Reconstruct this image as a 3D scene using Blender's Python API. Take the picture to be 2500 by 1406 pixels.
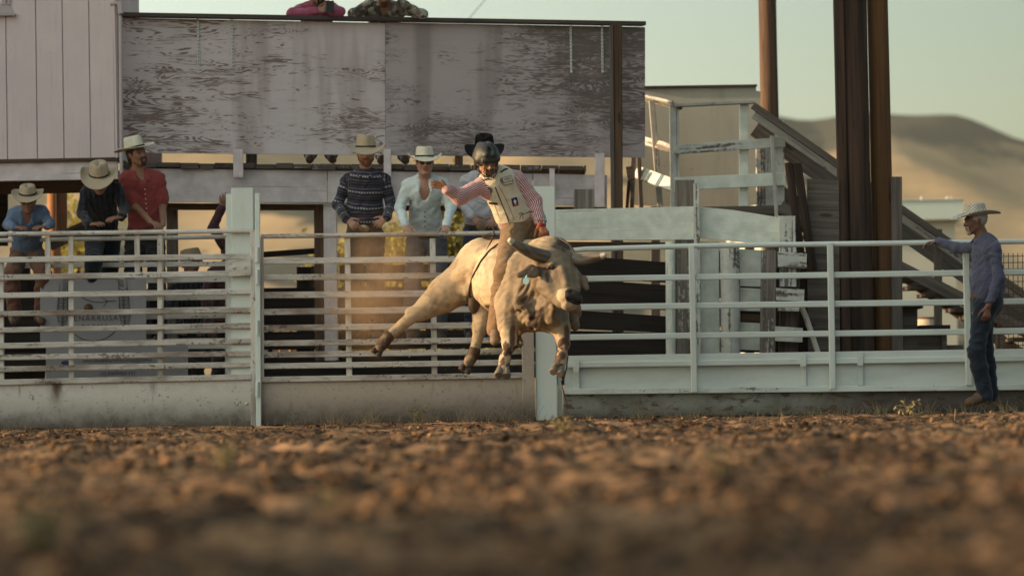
import bpy, bmesh, math, random
import numpy as np
from mathutils import Vector, Matrix, noise as mnoise
from mathutils.bvhtree import BVHTree
for o in list(bpy.data.objects): bpy.data.objects.remove(o)
SC = bpy.context.scene
COL = SC.collection
random.seed(7); np.random.seed(7)
rad = math.radians
# ------------------------------------------------------------------ camera
CAMZ = 0.30
FPX = 8000.0                       # focal length in pixels of a 2500 px wide picture (115 mm)
PITCH = math.atan((948-703)/FPX); ROLL = math.atan(0.018)
F_ = Vector((0, math.cos(PITCH), math.sin(PITCH))); U_ = Vector((0, -math.sin(PITCH), math.cos(PITCH))); X_ = Vector((1,0,0))
UC = U_*math.cos(ROLL) + X_*math.sin(ROLL); RC = X_*math.cos(ROLL) - U_*math.sin(ROLL)
CAM = Vector((0,0,CAMZ))
cd = bpy.data.cameras.new('camera'); cam = bpy.data.objects.new('camera', cd); COL.objects.link(cam)
cam.matrix_world = Matrix(((RC.x,UC.x,-F_.x,CAM.x),(RC.y,UC.y,-F_.y,CAM.y),(RC.z,UC.z,-F_.z,CAM.z),(0,0,0,1)))
cd.sensor_width = 36; cd.lens = FPX*36/2500; cd.clip_start = 0.1; cd.clip_end = 9000
cd.dof.use_dof = True; cd.dof.focus_distance = 28.3; cd.dof.aperture_fstop = 2.0
SC.camera = cam
# ------------------------------------------------------------------ sky, sun, exposure
SUN_EL = 11.0; SUN_FRONT = 4.0      # degrees above the horizon; degrees toward the viewer from due left
w = bpy.data.worlds.new('World'); SC.world = w; w.use_nodes = True
nt = w.node_tree; nt.nodes.clear()
wo = nt.nodes.new('ShaderNodeOutputWorld'); bg = nt.nodes.new('ShaderNodeBackground'); sk = nt.nodes.new('ShaderNodeTexSky')
sk.sky_type = 'NISHITA'; sk.sun_disc = False; sk.sun_elevation = rad(SUN_EL); sk.sun_rotation = rad(270-SUN_FRONT-0)
sk.air_density = 1.0; sk.dust_density = 2.6; sk.ozone_density = 1.0; sk.altitude = 400
tint = nt.nodes.new('ShaderNodeMix'); tint.data_type = 'RGBA'; tint.blend_type = 'MULTIPLY'; tint.inputs[0].default_value = 1.0
tint.inputs[7].default_value = (.97, 1.0, 0.84, 1)
nt.links.new(sk.outputs[0], tint.inputs[6])
# a thin bright evening veil over the whole sky, stronger toward the sun
tcw = nt.nodes.new('ShaderNodeTexCoord'); dt = nt.nodes.new('ShaderNodeVectorMath'); dt.operation='DOT_PRODUCT'
dt.inputs[1].default_value = (-math.cos(rad(SUN_FRONT)), -math.sin(rad(SUN_FRONT)), 0.1); nt.links.new(tcw.outputs['Generated'], dt.inputs[0])
mr = nt.nodes.new('ShaderNodeMapRange'); nt.links.new(dt.outputs['Value'], mr.inputs[0])
for i_,v_ in ((1,-.25),(2,.35),(3,.25),(4,6.2)): mr.inputs[i_].default_value = v_
vc = nt.nodes.new('ShaderNodeVectorMath'); vc.operation='SCALE'; vc.inputs[0].default_value=(.93,1.0,.90); nt.links.new(mr.outputs[0], vc.inputs['Scale'])
ad = nt.nodes.new('ShaderNodeVectorMath'); ad.operation='ADD'; nt.links.new(tint.outputs[2], ad.inputs[0]); nt.links.new(vc.outputs[0], ad.inputs[1])
nt.links.new(ad.outputs[0], bg.inputs[0]); nt.links.new(bg.outputs[0], wo.inputs[0])
bg.inputs[1].default_value = 0.095
sd = bpy.data.lights.new('sun','SUN'); sun = bpy.data.objects.new('sun', sd); COL.objects.link(sun)
sd.energy = 5.0; sd.angle = rad(0.55); sd.color = (1.0, 0.69, 0.38)
_e, _a = rad(SUN_EL), rad(SUN_FRONT)
TOSUN = Vector((-math.cos(_e)*math.cos(_a), -math.cos(_e)*math.sin(_a), math.sin(_e)))
sun.rotation_euler = TOSUN.to_track_quat('Z','Y').to_euler(); sun.location = (-20,-2,12)
SC.view_settings.view_transform = 'Standard'; SC.view_settings.look = 'None'; SC.view_settings.gamma = 1; SC.view_settings.exposure = 0.60
SC.view_settings.use_curve_mapping = False
try: SC.cycles.max_bounces = 6; SC.cycles.diffuse_bounces = 3; SC.cycles.volume_bounces = 1
except Exception: pass
# ------------------------------------------------------------------ pixel <-> world (pixels of the 2500 x 1406 photograph, at a chosen distance)
def at(px, py, Y):
    d = F_*FPX + RC*(px-1250) + UC*(703-py)
    return CAM + d*((Y-CAM.y)/d.y)
def ray(px, py): return (F_*FPX + RC*(px-1250) + UC*(703-py)).normalized()
def mpp(Y): return Y/FPX            # metres per pixel at distance Y
# ------------------------------------------------------------------ object helpers
def tagp(o, label=None, cat=None, group=None, kind=None):
    if label: o['label'] = label
    if cat: o['category'] = cat
    if group: o['group'] = group
    if kind: o['kind'] = kind
    return o
def empty(name, loc, label, cat, group=None):
    o = bpy.data.objects.new(name, None); COL.objects.link(o); o.location = loc; o.empty_display_size = .1
    return tagp(o, label, cat, group)
def link_mesh(name, me, mat=None, parent=None, smooth=False, base=None):
    o = bpy.data.objects.new(name, me); COL.objects.link(o)
    off = None
    if parent is not None:
        o.parent = parent
        p = parent; off = Vector((0,0,0))
        while p is not None: off += p.location; p = p.parent
    elif base is not None:
        off = Vector(base); o.location = off
    if off is not None: me.transform(Matrix.Translation(-off))
    if mat is not None:
        for m in (mat if isinstance(mat,(list,tuple)) else [mat]): me.materials.append(m)
    if smooth: me.polygons.foreach_set('use_smooth', [True]*len(me.polygons))
    me.update()
    return o
class MB:
    """collects bars, tubes and plates (world coordinates) into one mesh; gc = coordinates along the grain"""
    def __init__(s): s.v=[]; s.f=[]; s.g=[]; s.sm=[]; s.mi=[]
    def add(s, vs, fs, gs=None, smooth=False, mi=0):
        n=len(s.v); s.v += [tuple(v) for v in vs]; s.g += [tuple(g) for g in (gs if gs is not None else vs)]
        s.f += [tuple(i+n for i in f) for f in fs]; s.sm += [smooth]*len(fs); s.mi += [mi]*len(fs)
        return s
    def bar(s, A, B, h, d, c=.004, dep=Vector((0,1,0)), taper=1.0, mi=0, ends=(0,0)):
        A=Vector(A); B=Vector(B); L=(B-A); l=L.length; L=L/l
        D=(dep-L*dep.dot(L)).normalized(); H=D.cross(L).normalized()
        r=Vector((random.uniform(0,50),random.uniform(0,50),random.uniform(0,50)))
        vs=[];gs=[];fs=[]
        for k,(P,sc) in enumerate(((A,1.0),(B,taper))):
            hh=h/2*sc; dd=d/2
            cc=min(c,hh*.45,dd*.45)
            for (a,b) in ((hh,dd-cc),(hh-cc,dd),(-hh+cc,dd),(-hh,dd-cc),(-hh,-dd+cc),(-hh+cc,-dd),(hh-cc,-dd),(hh,-dd+cc)):
                sk_ = ends[k]*(a/hh)
                vs.append(P+H*a+D*b+L*sk_); gs.append(r+Vector((l*k+sk_,a,b)))
        for i in range(8): j=(i+1)%8; fs.append((i,j,8+j,8+i))
        fs.append(tuple(range(7,-1,-1))); fs.append(tuple(range(8,16)))
        return s.add(vs,fs,gs,False,mi)
    def box(s, lo, hi, c=.004, mi=0):
        lo=Vector(lo); hi=Vector(hi); m=(lo+hi)/2; sz=hi-lo
        if sz.x>=sz.z: return s.bar((lo.x,m.y,m.z),(hi.x,m.y,m.z),sz.z,sz.y,c,mi=mi)
        return s.bar((m.x,m.y,lo.z),(m.x,m.y,hi.z),sz.x,sz.y,c,mi=mi)
    def tube(s, pts, rs, n=12, cap=True, mi=0, flat=1.0):
        pts=[Vector(p) for p in pts]
        if not hasattr(rs,'__len__'): rs=[rs]*len(pts)
        r0=Vector((random.uniform(0,50),random.uniform(0,50),0)); vs=[];gs=[];fs=[]; acc=0; prev=None
        for k,p in enumerate(pts):
            t=(pts[min(k+1,len(pts)-1)]-pts[max(k-1,0)]).normalized()
            ref = Vector((0,1,0)) if abs(t.y)<.9 else Vector((1,0,0))
            if prev is None: a=(ref-t*ref.dot(t)).normalized()
            else: a=(prev-t*prev.dot(t)).normalized()
            prev=a; b=t.cross(a)
            if k: acc+=(p-pts[k-1]).length
            for i in range(n):
                th=2*math.pi*i/n
                vs.append(p+(a*math.cos(th)*flat+b*math.sin(th))*rs[k]); gs.append(r0+Vector((acc,rs[k]*math.sin(th),rs[k]*math.cos(th))))
        for k in range(len(pts)-1):
            for i in range(n):
                j=(i+1)%n; fs.append((k*n+i,k*n+j,(k+1)*n+j,(k+1)*n+i))
        s.add(vs,fs,gs,True,mi)
        if cap:
            m=len(pts)-1
            s.add(vs[:n],[tuple(range(n-1,-1,-1))],gs[:n],False,mi); s.add(vs[m*n:],[tuple(range(n))],gs[m*n:],False,mi)
        return s
    def poly(s, pts, th, dirv=Vector((0,1,0)), mi=0, smooth=False):
        """extrude polygon (list of points, any winding) by th along dirv"""
        pts=[Vector(p) for p in pts]; n=len(pts); q=[p+dirv*th for p in pts]
        r=Vector((random.uniform(0,50),random.uniform(0,50),random.uniform(0,50)))
        X=(pts[1]-pts[0]).normalized(); nrm=Vector((0,0,0))
        for i in range(n): nrm+= (pts[i]-pts[0]).cross(pts[(i+1)%n]-pts[0])
        nrm.normalize(); Yv=nrm.cross(X)
        g=[r+Vector(((p-pts[0]).dot(X),(p-pts[0]).dot(Yv),(p-pts[0]).dot(nrm))) for p in pts+q]
        fs=[tuple(range(n)),tuple(range(2*n-1,n-1,-1))]+[((i+1)%n,i,n+i,n+(i+1)%n) for i in range(n)]
        if nrm.dot(dirv)>0: fs=[tuple(reversed(f)) for f in fs]
        return s.add(pts+q,fs,g,smooth,mi)
    def build(s, name, mat, parent=None, base=None):
        me=bpy.data.meshes.new(name); me.from_pydata(s.v,[],s.f)
        me.polygons.foreach_set('use_smooth', s.sm); me.polygons.foreach_set('material_index', s.mi)
        at_=me.attributes.new('gc','FLOAT_VECTOR','POINT'); at_.data.foreach_set('vector', np.array(s.g,dtype=np.float32).ravel())
        return link_mesh(name, me, mat, parent, base=base)
def pbar(m, x0,y0,x1,y1, Y, hpx, d, c=.004, Y1=None, taper=1.0, mi=0, ends=(0,0)):
    Y1 = Y if Y1 is None else Y1
    return m.bar(at(x0,y0,Y), at(x1,y1,Y1), hpx*mpp((Y+Y1)/2), d, c, taper=taper, mi=mi, ends=ends)
def ppoly(m, pts, Y, th, mi=0):
    return m.poly([at(p[0],p[1],p[2] if len(p)>2 else Y) for p in pts], th, mi=mi)
# ------------------------------------------------------------------ materials
class NT:
    def __init__(s, name):
        s.m=bpy.data.materials.new(name); s.m.use_nodes=True; s.t=s.m.node_tree; s.b=s.t.nodes['Principled BSDF']
        s.b.inputs['Specular IOR Level'].default_value=.3
    def n(s, typ, **kw):
        nd=s.t.nodes.new('ShaderNode'+typ)
        for k,v in kw.items():
            if k=='ins':
                for kk,vv in v.items():
                    i=nd.inputs[kk]
                    if isinstance(vv, bpy.types.NodeSocket): s.t.links.new(vv,i)
                    else: i.default_value=vv
            else: setattr(nd,k,v)
        return nd
    def mp(s, vec, scale, loc=(0,0,0)):
        return s.n('Mapping', ins={'Vector':vec,'Scale':scale,'Location':loc}).outputs[0]
    def noise(s, vec, scale, detail=4, rough=.55, dist=0):
        return s.n('TexNoise', ins={'Vector':vec,'Scale':scale,'Detail':detail,'Roughness':rough,'Distortion':dist}).outputs[0]
    def vor(s, vec, scale, feat='F1'):
        return s.n('TexVoronoi', feature=feat, ins={'Vector':vec,'Scale':scale}).outputs[0]
    def math(s, op, a, b=0.0, c=None, clamp=False):
        i={0:a,1:b}
        if c is not None: i[2]=c
        return s.n('Math', operation=op, use_clamp=clamp, ins=i).outputs[0]
    def ss(s, v, a, b, lo=0.0, hi=1.0):
        return s.n('MapRange', interpolation_type='SMOOTHSTEP', ins={0:v,1:a,2:b,3:lo,4:hi}).outputs[0]
    def mix(s, f, a, b, mode='MIX'):
        def c4(x): return x if isinstance(x,bpy.types.NodeSocket) else (tuple(x)+(1,))[:4]
        return s.n('Mix', data_type='RGBA', blend_type=mode, ins={0:f,6:c4(a),7:c4(b)}).outputs[2]
    def attr(s, name, out='Vector'): return s.n('Attribute', attribute_name=name).outputs[out]
    def obj(s): return s.n('TexCoord').outputs['Object']
    def col(s, c): 
        if isinstance(c,bpy.types.NodeSocket): s.t.links.new(c,s.b.inputs['Base Color'])
        else: s.b.inputs['Base Color'].default_value=(tuple(c)+(1,))[:4]
        return s
    def rough(s, r):
        if isinstance(r,bpy.types.NodeSocket): s.t.links.new(r,s.b.inputs['Roughness'])
        else: s.b.inputs['Roughness'].default_value=r
        return s
    def bump(s, h, st=.5, dist=.01):
        s.t.links.new(s.n('Bump', ins={'Height':h,'Strength':st,'Distance':dist}).outputs[0], s.b.inputs['Normal']); return s
def sep(t, v): 
    o=t.n('SeparateXYZ', ins={0:v}).outputs; return o[0],o[1],o[2]
def comb(t,x,y,z): return t.n('CombineXYZ', ins={0:x,1:y,2:z}).outputs[0]
def m_metal_paint(name, base, chip=.62, dirt=.5, rust=(.085,.045,.03), grime=(.20,.145,.11), edge=0.5):
    t=NT(name); g=t.attr('gc'); o=t.obj()
    n1=t.noise(t.mp(g,(3,14,14)),1.0,6,.65); n2=t.noise(g,34,5,.6); 
    m1=t.ss(t.math('ADD',t.math('MULTIPLY',n1,.6),t.math('MULTIPLY',n2,.4)),chip,chip+.03)
    n3=t.noise(t.mp(g,(1.3,5,5)),1.0,5,.6)
    d=t.ss(n3,.42,.72,0,dirt); fine=t.noise(g,90,2,.5)
    c=t.mix(t.ss(fine,.3,.7,0,.10),base,tuple(x*.7 for x in base))
    sm=t.ss(t.noise(t.mp(g,(5,22,22),(3,3,3)),1.0,6,.7),.50,.64,0,.45*dirt); c=t.mix(d,c,grime); c=t.mix(sm,c,tuple(x*.55 for x in grime)); c=t.mix(t.math('MULTIPLY',m1,.72),c,rust)
    t.col(c).rough(t.ss(n3,.3,.8,.42,.75)).bump(t.math('SUBTRACT',t.math('MULTIPLY',n3,.3),t.math('MULTIPLY',m1,.6)),.35,.006)
    return t.m
def m_wood(name, c1, c2, paint=None, amount=.5, sc=1.0, crack=.5, grey=None, ystreak=22):
    """weathered wood; paint = leftover paint colour, amount = share covered"""
    t=NT(name); g=t.attr('gc')
    fl=t.noise(t.mp(g,(.9*sc,ystreak*sc,ystreak*sc)),1.0,8,.65,.35)
    fine=t.noise(t.mp(g,(3*sc,90*sc,90*sc)),1.0,4,.6)
    big=t.noise(t.mp(g,(.7,3,3)),1.0,4,.55)
    c=t.mix(t.ss(fl,.32,.68),c1,c2)
    c=t.mix(t.ss(fine,.45,.75,0,.55),c,tuple(x*.35 for x in c1))
    if grey: c=t.mix(t.ss(big,.35,.65),c,grey)
    ck=t.ss(t.noise(t.mp(g,(.8*sc,45*sc,45*sc),(7,3,1)),1.0,3,.5,.2),.66,.72,0,crack)
    c=t.mix(ck,c,(.012,.009,.007))
    kn=t.vor(t.mp(g,(1.6,5.5,5.5)),1.0); kn=t.ss(kn,.07,.13,1,0)
    c=t.mix(t.math('MULTIPLY',kn,.75),c,(.03,.02,.014))
    h=t.math('ADD',t.math('MULTIPLY',fl,.6),t.math('MULTIPLY',fine,.5)); h=t.math('SUBTRACT',h,t.math('MULTIPLY',ck,1.2))
    if paint is not None:
        pm=t.math('ADD',t.math('MULTIPLY',fl,.42),t.math('ADD',t.math('MULTIPLY',big,.38),t.math('MULTIPLY',t.noise(g,26,5,.7),.2)))
        th=.34+.30*(1-amount)
        pk=t.ss(pm,th-.012,th+.012)
        pc=t.mix(t.ss(t.noise(g,7,4,.6),.3,.7),paint,tuple(x*.78 for x in paint))
        pc=t.mix(t.ss(fine,.5,.8,0,.35),pc,tuple(x*.45 for x in paint))
        c=t.mix(t.math('MULTIPLY',pk,t.math('SUBTRACT',1.0,t.math('MULTIPLY',ck,.8))),c,pc); h=t.math('ADD',h,t.math('MULTIPLY',pk,.5))
    t.col(c).rough(.82).bump(h,.6,.006); return t.m
def m_ply(name, paint, wood, lo, soft, uscale=1.0, wornx=None):
    """old painted plywood: thin cathedral grain lines and scuffs where the paint has gone"""
    t=NT(name); g=t.attr('gc')
    fld=t.noise(t.mp(g,(1.0*uscale,7.0*uscale,1),(3,1,0)),1.0,2.6,.5,.8)
    rings=t.math('SINE',t.math('MULTIPLY',fld,120.0)); rn=t.noise(t.mp(g,(8,60,1)),1.0,5,.7)
    patch=t.noise(t.mp(g,(.7,1.7,1),(9,4,0)),1.0,4,.6); scr=t.noise(t.mp(g,(3.2,19,1),(1,7,0)),1.0,4,.6)
    v=t.math('ADD',t.math('MULTIPLY',rings,.06),t.math('ADD',t.math('MULTIPLY',rn,.40),t.math('ADD',t.math('MULTIPLY',patch,.62),t.math('MULTIPLY',scr,.34))))
    if wornx:
        x,y,z=sep(t,t.n('NewGeometry').outputs['Position']); v=t.math('ADD',v,t.ss(x,wornx[0],wornx[1],0,wornx[2]))
    mk=t.ss(v,lo,lo+soft)
    fine=t.noise(t.mp(g,(5,120,1)),1.0,3,.6)
    pc=t.mix(t.ss(patch,.3,.7),paint,tuple(c*.86 for c in paint)); pc=t.mix(t.ss(fine,.45,.8,0,.22),pc,tuple(c*.6 for c in paint))
    wc=t.mix(t.ss(t.noise(t.mp(g,(2,10,1)),1.0,4,.6),.35,.65),wood,tuple(c*.6 for c in wood))
    c=t.mix(t.math('MULTIPLY',mk,.82),pc,wc)
    dr=t.ss(t.noise(t.mp(g,(2.6,.35,1),(5,5,5)),1.0,3,.6),.50,.68,0,.38); c=t.mix(dr,c,tuple(x*.8 for x in wood))
    kn=t.ss(t.vor(t.mp(g,(1.3,1.7,1),(2.2,1.1,0)),1.0),.022,.034,1,0)
    c=t.mix(t.math('MULTIPLY',kn,.7),c,(.05,.035,.03))
    t.col(c).rough(.85).bump(t.math('SUBTRACT',t.math('MULTIPLY',fine,.3),mk),.5,.004); return t.m
def m_plain(name, c, r=.8, var=.25, sc=8, metal=0, spec=.3):
    t=NT(name); o=t.obj(); n=t.noise(o,sc,5,.6)
    t.col(t.mix(t.ss(n,.3,.7),c,tuple(x*(1-var) for x in c))).rough(r).bump(n,.2,.004)
    t.b.inputs['Metallic'].default_value=metal; t.b.inputs['Specular IOR Level'].default_value=spec
    return t.m
# ================================================================== ground
def soil_mat():
    t=NT('soil'); p=t.n('NewGeometry').outputs['Position']
    a=t.noise(p,1.1,5,.6); b=t.noise(p,14,6,.7); c_=t.noise(p,60,4,.7)
    c=t.mix(t.ss(b,.42,.66),(.024,.014,.009),(.30,.168,.090))
    c=t.mix(t.ss(a,.50,.72,0,.75),c,(.40,.235,.13)); c=t.mix(t.ss(a,.50,.34,0,.85),c,(.026,.016,.011))
    c=t.mix(t.ss(c_,.58,.72,0,.7),c,(.62,.43,.25))
    x,y,z=sep(t,p)
    c=t.mix(t.ss(y,33,60),c,(.19,.145,.085))
    t.col(c).rough(.95).bump(t.math('ADD',b,t.math('MULTIPLY',c_,.5)),.7,.02); t.b.inputs['Specular IOR Level'].default_value=.1
    return t.m
def ground_h(x, y):
    if y>31.5 or y<0.6: return 0.0
    edge = min(1,(31.5-y)/1.2)
    near = min(1,(y-.6)/2.5)
    p=Vector((x,y,0))
    h = (mnoise.fractal(p*.55,.6,2,3)) * .040
    h += mnoise.fractal(Vector((x*1.7,y*1.1,2)),.8,2.1,4)*.042
    h += abs(mnoise.noise(Vector((x*3.9+3,y*3.2,1))))*.060 - .015
    h += abs(mnoise.noise(Vector((x*9+3,y*8,5))))*.030
    d,_=mnoise.voronoi(p*5.5+Vector((mnoise.noise(p*3),mnoise.noise(p*3+Vector((9,0,0))),0))*.5)
    cm = max(0,mnoise.noise(p*1.3)+.35)
    h += max(0,.42-d[0])*.085*cm
    d2,_=mnoise.voronoi(p*15)
    h += max(0,.5-d2[0])*.030
    return h*edge*near*(.85 if y<24 else max(.45,.85-.1*(y-24)))
def build_ground():
    ys=[-60,-30,-12,-5,-2,0]
    y=.6
    while y<4: ys.append(y); y+=.12
    while y<31.6: ys.append(y); y*=1.0042
    ys += [33,36,42,50,65,90,140,220,400,700,1200,2000,3500,6500]
    us=[-40,-14,-6,-3,-1.8]+list(np.linspace(-1.25,1.25,440))+[1.8,3,6,14,40]
    V=[];n=len(us)
    for y in ys:
        W=.3+abs(y)*.17
        for u in us:
            uu=u
            x=W*uu if abs(u)<=1.25 else math.copysign(W*1.25+(abs(u)-1.25)*(60+abs(y)*.25)/4,u)
            h=ground_h(x,y) if abs(u)<=1.25 else 0
            V.append((x,y,h))
    Fc=[(j*n+i,j*n+i+1,(j+1)*n+i+1,(j+1)*n+i) for j in range(len(ys)-1) for i in range(n-1)]
    me=bpy.data.meshes.new('ground'); me.from_pydata(V,[],Fc)
    o=link_mesh('ground',me,soil_mat(),smooth=True); tagp(o,kind='structure'); return o
ground=build_ground()
# clods of dirt: nobody could count them
def clods():
    m=MB(); rng=np.random.RandomState(3)
    ico=[(0,0,1),(.89,0,.45),(.28,.85,.45),(-.72,.53,.45),(-.72,-.53,.45),(.28,-.85,.45),(.72,.53,-.45),(-.28,.85,-.45),(-.89,0,-.45),(-.28,-.85,-.45),(.72,-.53,-.45),(0,0,-1)]
    tri=[(0,1,2),(0,2,3),(0,3,4),(0,4,5),(0,5,1),(1,6,2),(2,7,3),(3,8,4),(4,9,5),(5,10,1),(1,10,6),(2,6,7),(3,7,8),(4,8,9),(5,9,10),(6,11,7),(7,11,8),(8,11,9),(9,11,10),(10,11,6)]
    for i in range(30000):
        y = 3.2*(31/3.2)**(rng.rand()**.6); W=.4+y*.185; x=rng.uniform(-W,W)
        s=rng.gamma(1.0,.0062)+.003; s=min(s,.048)*(1 if y<24 else .8)
        if mnoise.noise(Vector((x*1.6,y*1.1,7)))<-.05 and rng.rand()<.8: continue
        if y>29.4: s*=.6
        z=ground_h(x,y)+s*.25
        r=rng.uniform(.6,1.25,12); a=rng.uniform(0,6.28); ca,sa=math.cos(a),math.sin(a); fz=rng.uniform(.5,.85)
        vs=[(x+s*r[k]*(p[0]*ca-p[1]*sa), y+s*r[k]*(p[0]*sa+p[1]*ca), z+s*r[k]*p[2]*fz) for k,p in enumerate(ico)]
        m.add(vs,tri,None,s<.02)
    o=m.build('dirt_clods',bpy.data.materials['soil']); tagp(o,'loose brown dirt clods scattered over the ploughed arena floor','dirt clods',kind='stuff')
clods()
# ================================================================== hills
def hill_z(x,y):
    # ridge heights chosen from the skyline: highest left of centre, falling to the right
    t=(y-500)/1700; 
    if t<0: return 0
    az=x/y    # radians off axis
    prof = .0828 - .13*(az-.085) + .0012*math.exp(-((az-.128)/.018)**2); prof = min(.094,max(.05,prof)); prof += .0022*math.sin(az*60+.3)+.0008*math.sin(az*190)
    ridge=prof*1900*math.exp(-((y-1900)/560)**2) if y<1900 else prof*1900
    p=Vector((x*.0022,y*.0022,0))
    n=mnoise.fractal(p,.8,2.1,5)
    low = 40*max(0,t)*(.6+.6*mnoise.noise(Vector((x*.0031+4,y*.0016,2))))
    gul = abs(mnoise.noise(Vector((x*.009,y*.0035,5))))*26*min(1,t*2)
    return max(0,(ridge*(1+.02*n)+low*math.exp(-((y-1100)/420)**2)*1.4-gul*min(1,max(0,(1900-y)/500))))
def build_hills():
    xs=np.linspace(-700,700,190); ys=np.linspace(500,3000,130)
    V=[(x*(.5+y/1900*.7),y,hill_z(x*(.5+y/1900*.7),y)-1.0) for y in ys for x in xs]; n=len(xs)
    Fc=[(j*n+i,j*n+i+1,(j+1)*n+i+1,(j+1)*n+i) for j in range(len(ys)-1) for i in range(n-1)]
    me=bpy.data.meshes.new('hills'); me.from_pydata(V,[],Fc)
    t=NT('hill_grass'); p=t.n('NewGeometry').outputs['Position']
    a=t.noise(t.mp(p,(.011,.004,.03)),1.0,4,.55); b=t.noise(t.mp(p,(.03,.03,.03)),1.0,4,.6)
    c=t.mix(t.ss(b,.35,.7),(.36,.26,.16),(.27,.20,.125))
    x,y,z=sep(t,p); up_=t.ss(t.math('ADD',z,t.math('MULTIPLY',t.math('SUBTRACT',a,.5),130.0)),104,124); lo_=t.ss(a,.555,.585,0,.95); c=t.mix(t.math('MAXIMUM',t.math('MULTIPLY',up_,.9),lo_),c,(.050,.058,.055))  # shaded slopes and scrub painted dark, by height and noise
    t.col(c).rough(.95); t.b.inputs['Specular IOR Level'].default_value=0
    o=link_mesh('hills',me,t.m,smooth=True); tagp(o,kind='structure')
build_hills()
# ================================================================== shared materials
WHT=(.56,.55,.50)
M_GATE=m_metal_paint('gate_white_paint',(.64,.59,.54),.585,.7)
M_GATE2=m_metal_paint('gate_scuffed_paint',(.55,.49,.44),.555,.95)
M_FENCE=m_metal_paint('fence_white_paint',(.60,.635,.605),.66,.16)
M_POSTW=m_metal_paint('post_white_paint',(.66,.70,.66),.70,.10)
M_LILAC=m_wood('lilac_weathered_plank',(.28,.235,.22),(.19,.155,.15),(.78,.655,.65),.93,crack=.5)
M_SIDING=m_plain('siding_paint',(.50,.42,.42),.7,.10,2.2)
M_GREYW=m_wood('grey_weathered_wood',(.17,.138,.118),(.08,.064,.056),crack=.8)
M_DARKW=m_wood('dark_pole_wood',(.080,.044,.030),(.018,.011,.009),crack=.9,sc=.7)
M_ORW=m_wood('treated_pole_wood',(.155,.075,.028),(.085,.042,.018),crack=.8,sc=.5)
M_BROWN=m_wood('brown_timber',(.15,.085,.05),(.06,.036,.026),crack=.6)
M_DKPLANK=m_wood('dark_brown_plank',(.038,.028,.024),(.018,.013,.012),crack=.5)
M_WPAINT=m_wood('white_peeling_board',(.20,.155,.135),(.14,.105,.09),(.78,.79,.70),.86)
M_WPAINT2=m_wood('patchy_painted_board',(.19,.15,.13),(.10,.08,.07),(.60,.59,.54),.60)
M_STAIRW=m_wood('stair_grey_board',(.19,.165,.15),(.12,.10,.095),(.48,.45,.41),.6)
M_CAP=m_wood('cap_rail_wood',(.12,.085,.075),(.07,.05,.045),crack=.5)
M_PLYL=m_ply('lilac_plywood',(.74,.615,.615),(.22,.125,.095),.775,.06,wornx=(-1.5,-3.4,.06))
M_PLYR=m_ply('worn_plywood',(.52,.425,.425),(.17,.12,.11),.715,.10,1.2,wornx=(-.6,.9,.10))
M_PLYC=m_ply('cream_plywood',(.52,.47,.38),(.30,.26,.20),.88,.06)
M_RUST=m_plain('rusty_steel',(.13,.07,.045),.8,.5,20)
# ================================================================== left chute gate
def gate_left():
    Y=29.95
    e=empty('chute_gate',at(310,1045,Y)*Vector((1,1,0)) if False else Vector((at(310,1045,Y).x,Y,0)),'battered white metal gate with four short bars along its top, left of the first post','gate')
    m=MB(); m.tube([at(-60,573,Y),at(612,563.5,Y)],5.8*mpp(Y),12); m.build('top_rail',M_GATE,e)
    rows=[((634,626),14),((677,667),14),((721,711.5),13.5),((765.5,756.5),13.5),((805.5,795),13.5),((844,832.5),14),((872,863),13.5),((901,889.5),14)]
    for (ya,yb),h in rows:
        m=MB(); pbar(m,-60,ya+1.5,612,yb,Y,h,.035,.006); m.build('rail',M_GATE2 if ya>760 else M_GATE,e)
    for x,y0,y1 in ((118,578,672),(336,574,668),(175,577,930),(392,574,928),(4,640,930)):
        m=MB(); pbar(m,x,y1,x-1.5,y0,Y+.036,13,.032,.004); m.build('upright',M_GATE,e)
    m=MB(); pbar(m,620.5,1040,619,562,Y,15,.06,.006); m.build('end_post',M_GATE,e)
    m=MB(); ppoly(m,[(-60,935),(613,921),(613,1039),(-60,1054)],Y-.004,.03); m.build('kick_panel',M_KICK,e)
    m=MB(); pbar(m,-60,934.5,613,920,Y-.012,14,.05,.005); m.build('panel_rail',M_GATE2,e)
    lp=MB(); ppoly(lp,[(558,634),(613,631),(613,672),(558,675)],Y-.045,.008); lo=lp.build('latch_plate',M_GATE,e)
    for bx,by in ((572,654),(597,653)):
        b=MB(); b.tube([at(bx,by,Y-.046),at(bx,by,Y-.058)],[4.5*mpp(Y),3*mpp(Y)],10); b.build('bolt_head',M_GATE,lo)
    for bx,by in ((577,986),(602,985)):
        b=MB(); b.tube([at(bx,by,Y-.004),at(bx,by,Y-.016)],[4*mpp(Y),2.6*mpp(Y)],10); b.build('bolt_head',M_GATE,e)
    bp=MB(); ppoly(bp,[(564,690),(612,689),(612,921),(564,922)],Y+.022,.01); bp.build('backing_plate',M_POSTW,e)
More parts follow.
